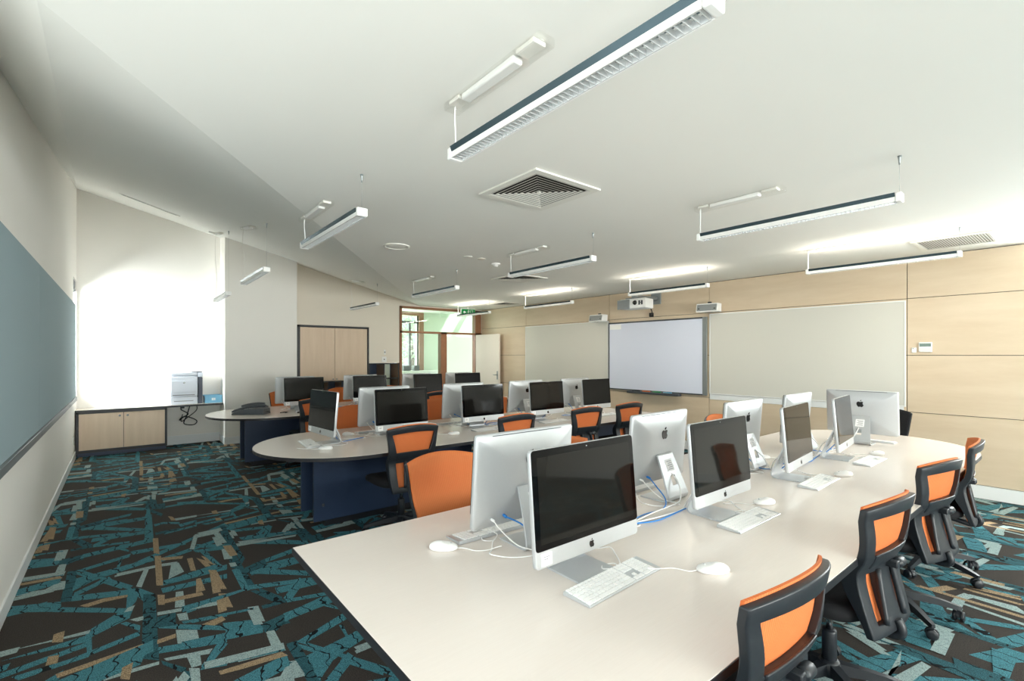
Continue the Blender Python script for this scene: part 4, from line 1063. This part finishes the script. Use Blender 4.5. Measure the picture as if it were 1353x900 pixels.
PCS = [
 # x, y(chin), rot, label, keyboard (x, y, rot, label), mouse (x, y, rot, label)
 (1.367, 1.205, 0, 'silver computer with big dark screen facing us, nearest on the front desk',
   (1.385, 1.112, .05, 'white keyboard in front of the nearest dark screen on the front desk'), (1.735, .93, .85, 'white mouse right of the nearest keyboard, close to the front desk edge')),
 (2.375, 1.205, 0, 'second silver computer with dark screen facing us on the front desk',
   (2.41, 1.10, .0, 'white keyboard in front of the second screen on the front desk'), (2.745, 1.175, 1.0, 'white mouse just behind the second keyboard\'s right end on the front desk')),
 (3.475, 1.25, .10, 'third silver computer on the front desk, screen reflecting brown plywood',
   (3.47, 1.145, .03, 'white keyboard in front of the third screen on the front desk'), (3.80, 1.11, .9, 'white mouse right of the third keyboard on the front desk')),
 (4.42, 1.265, .11, 'fourth silver computer on the front desk, narrow brown screen nearest the round end',
   (4.46, 1.125, 0, 'white keyboard in front of the fourth screen on the front desk'), (4.81, 1.17, .95, 'white mouse by the fourth keyboard near the front desk\'s round end')),
 (1.405, 1.665, PI, 'silver computer seen from behind, back to back with the nearest dark screen',
   (1.345, 1.795, PI-.04, 'white keyboard under the nearest computer back, half hidden'), (1.055, 1.755, -2.3, 'white mouse left of the nearest computer seen from behind')),
 (2.43, 1.665, PI+.02, 'second silver computer seen from behind, with black logo and stand, on the front desk',
   (2.36, 1.80, PI, 'white keyboard behind the second computer back on the front desk'), None),
 (3.52, 1.69, PI, 'third silver computer seen from behind on the front desk, between second and third screens',
   None, (3.94, 1.70, -2.2, 'white mouse beyond the third computer back on the front desk')),
 (4.53, 1.70, PI, 'fourth silver computer seen from behind, beyond the third brown screen',
   None, (4.90, 1.86, -2.2, 'white mouse farthest on the front desk, behind the narrow brown screen')),
 (5.40, 1.425, PI/2+.02, 'broad silver computer back at the round end of the front desk',
   (5.55, 1.42, PI/2, 'white keyboard beyond the broad computer back at the front desk\'s round end'), None),
 (2.145, 4.33, 0, 'computer with dark screen facing us, first from left on the middle desk', None,
   (2.66, 4.22, .9, 'white mouse beside the leftmost orange chair on the middle desk')),
 (3.12, 4.32, 0, 'computer with dark screen facing us, second on the middle desk',
   (3.14, 4.245, .02, 'white keyboard in front of the second screen on the middle desk'), None),
 (4.09, 4.32, 0, 'computer with dark screen facing us, third on the middle desk',
   (4.12, 4.24, .02, 'white keyboard in front of the third screen on the middle desk'), (4.47, 4.12, .9, 'white mouse right of the third keyboard on the middle desk')),
 (5.06, 4.36, 0, 'computer with dark screen facing us, last on the middle desk, before the interactive board',
   (5.12, 4.265, 0, 'white keyboard in front of the last screen on the middle desk'), None),
 (2.145, 4.79, PI, 'white-looking computer back behind the middle desk\'s first screen', (2.13, 4.935, PI, 'white keyboard behind the first screen, at the middle desk\'s far side'), (1.80, 4.86, -2.2, 'white mouse left of the first screen pair on the middle desk')),
 (3.13, 4.79, PI, 'computer back behind the middle desk\'s second screen', (3.10, 4.94, PI, 'white keyboard left of the second screen, at the middle desk\'s far side'), (2.80, 4.92, -2.2, 'white mouse between first and second screens on the middle desk\'s far side')),
 (4.08, 4.77, PI, 'computer back behind the middle desk\'s third screen', None, None),
 (5.0, 4.77, PI, 'computer back with black logo behind the middle desk\'s last screen', None, None),
 (1.42, 4.545, -PI/2+.10, 'computer turned sideways on the round end of the middle desk, grey screen',
   (1.335, 4.585, -PI/2-.08, 'white keyboard before the sideways computer on the middle desk\'s round end'), (1.375, 4.25, .9, 'white mouse at the end of the sideways computer\'s keyboard')),
 (2.085, 7.37, 0, 'computer with black screen facing us, first on the back desk', (2.14, 7.19, 0, 'white keyboard in front of the first screen on the back desk'), None),
 (3.09, 7.37, 0, 'computer with black screen facing us, second on the back desk', (3.1, 7.22, 0, 'white keyboard in front of the second screen on the back desk'), None),
 (4.135, 7.37, 0, 'computer with black screen facing us, third on the back desk', None, None),
 (4.965, 7.37, 0, 'computer with dark screen facing us, last on the back desk, before the open door', None, None),
 (2.065, 7.83, PI, 'white computer back beside the column, behind the back desk\'s first screen', None, None),
 (3.09, 7.83, PI, 'computer back before the cupboard, behind the back desk\'s second screen', None, None),
 (4.125, 7.83, PI, 'computer back before the glazed screen, behind the back desk\'s third screen', None, None),
 (5.01, 7.83, PI, 'computer back before the glazed doorway, behind the back desk\'s last screen', None, None),
]
pc0 = kb0 = ms0 = None; todo = []
for x, y, r, lb, kb, ms in PCS:
    if pc0 is None: pc0 = pc = make_computer(lb, (x, y, TZ), r)
    else: pc = dup(pc0, (x, y, TZ), r, lb)
    todo.append((pc, x, y, r))
    if kb:
        if kb0 is None: kb0 = make_keyboard(kb[3], (kb[0], kb[1], TZ), kb[2])
        else: dup(kb0, (kb[0], kb[1], TZ), kb[2], kb[3])
    if ms:
        if ms0 is None: ms0 = make_mouse(ms[3], (ms[0], ms[1], TZ), ms[2])
        else: dup(ms0, (ms[0], ms[1], TZ), ms[2], ms[3])

for pc, x, y, r in todo:
    gs_ = [(gx, gy) for gx, gy in ((1.92, 1.43), (3.94, 1.46), (4.90, 1.43), (1.86, 4.60), (2.62, 4.56), (3.6, 4.56), (4.58, 4.56), (2.6, 7.6), (3.6, 7.6), (4.55, 7.6)) if abs(gy-y) < 1 and abs(gx-x) > .3]
    gx, gy = min(gs_, key=lambda g: abs(g[0]-x)+.01*g[0])
    d = Matrix.Rotation(-r, 2) @ Vector((gx-x, gy-y)); leads(pc, d.x, d.y)

# ------------------------------------------------------------------ telephones and small items on the back desk
def phone(x, y, rz, lb):
    t = thing('desk_phone', lb, 'telephone', (x, y, TZ), rz, 'dark desk phones')
    mb = MB().prism([(-.21, .0), (.21, .0), (.215, .02), (.21, .075), (.16, .086), (-.08, .068), (-.17, .042), (-.215, .012)], -.11, .11, 'y', .008); mb.build('base', 'phone', t)
    mb = MB().tube([(-.15, .07, .065), (-.05, .07, .09), (.08, .07, .105), (.17, .07, .10)], .022, 10, 5); mb.build('handset', 'phone', t)
    mb = MB()
    R = Matrix.Rotation(-.1, 4, 'Y')
    for i in range(3):
        for j in range(4): mb.box(-.05+.03*j, -.08+.03*i, .068, -.03+.03*j, -.06+.03*i, .082, .002, R)
    mb.build('button', 'alu_dark', t)
    MB().tube([(.21, -.04, .03), (.25, -.05, .04), (.26, .0, .02), (.22, .04, .012)], .004, 6, 6).build('cord', 'black_cable', t)
phone(1.40, 7.46, -.62, 'dark grey desk phone nearest us on the round end of the back desk')
phone(1.45, 7.78, -.62, 'dark grey desk phone behind another on the round end of the back desk')
mb = MB().tube([(1.92, 7.12, TZ+.012), (2.0, 7.16, TZ+.012), (2.05, 7.12, TZ+.012)], .011, 8, 4).box(2.03, 7.08, TZ, 2.15, 7.13, TZ+.035, .006)
tag(mb.build('power_adapter', 'black_cable'), 'black power adapter lying before the first screen of the back desk', 'adapter')
mb = MB().tube([(1.74, 7.3, TZ+.006), (1.78, 7.34, TZ+.006), (1.83, 7.31, TZ+.006), (1.80, 7.27, TZ+.006)], .006, 8, 4)
tag(mb.build('coiled_cable', 'black_cable'), 'small coiled black cable on the back desk right of the phones', 'cable')

# ------------------------------------------------------------------ camera and light
cam = bpy.data.cameras.new('camera'); co = bpy.data.objects.new('camera', cam); COL.objects.link(co)
cam.sensor_width = 36; cam.lens = 635/1353*36; cam.shift_y = 19/1353; cam.clip_start = .05
co.location = (0, 0, H); co.rotation_euler = (PI/2, 0, -math.atan(516.5/635)); SC.camera = co

w = bpy.data.worlds.new('sky'); SC.world = w; w.use_nodes = True
bg = w.node_tree.nodes['Background']; bg.inputs[0].default_value = (.86, .93, 1, 1); bg.inputs[1].default_value = 1.4

def area(name, loc, d, sx, sy, e, col=(1, 1, 1)):
    ld = bpy.data.lights.new(name, 'AREA'); ld.shape = 'RECTANGLE'; ld.size = sx; ld.size_y = sy; ld.energy = e; ld.color = col
    o = bpy.data.objects.new(name, ld); COL.objects.link(o); o.location = loc
    o.rotation_euler = Vector(d).to_track_quat('-Z', 'Y').to_euler(); return o
area('daylight_window_back', ((BX0+BX1)/2, YB-.35, (BZ0+BZ1)/2-.1), (0, 1, .35), BX1-BX0, BZ1-BZ0, 880, (.99, .985, .97))
area('daylight_window_left', (XL-.4, (VY0+VY1)/2, (VZ0+VZ1)/2-.1), (1, .3, .30), VY1-VY0, VZ1-VZ0, 54, (.95, .98, 1))
area('added_fill_right', (XR+.4, (UY0+UY1)/2, (UZ0+UZ1)/2+.1), (-1, .35, -.1), UY1-UY0, UZ1-UZ0, 190, (.96, .985, 1))  # added lamp outside the unseen right window, brightens left wall and desk ends
area('daylight_window_corner', (-2.3, 8.75, 2.0), (1, .45, -.05), 2.2, 2.4, 1400, (.95, .98, 1))
area('daylight_corridor', (5.85, KY1+.5, 1.9), (0, -1, 0), 1.4, 1.5, 70, (.97, 1, .98))
area('daylight_skylight', ((SX[0]+SX[3])/2, KY1-.3, 3.3), (-.1, 0, -1), 1.3, .6, 18, (.97, .99, 1))
sd = bpy.data.lights.new('sun', 'SUN'); sd.energy = 6; sd.angle = .009; so = bpy.data.objects.new('sun', sd); COL.objects.link(so)
so.rotation_euler = Vector((-.64, .75, -1)).to_track_quat('-Z', 'Y').to_euler()

SC.view_settings.view_transform = 'Standard'; SC.view_settings.look = 'None'
SC.view_settings.gamma = 1; SC.view_settings.exposure = .08; SC.view_settings.use_curve_mapping = False
SC.cycles.use_denoising = True
SC.cycles.max_bounces = 10; SC.cycles.diffuse_bounces = 6; SC.cycles.transparent_max_bounces = 16
SC.cycles.sample_clamp_indirect = 8
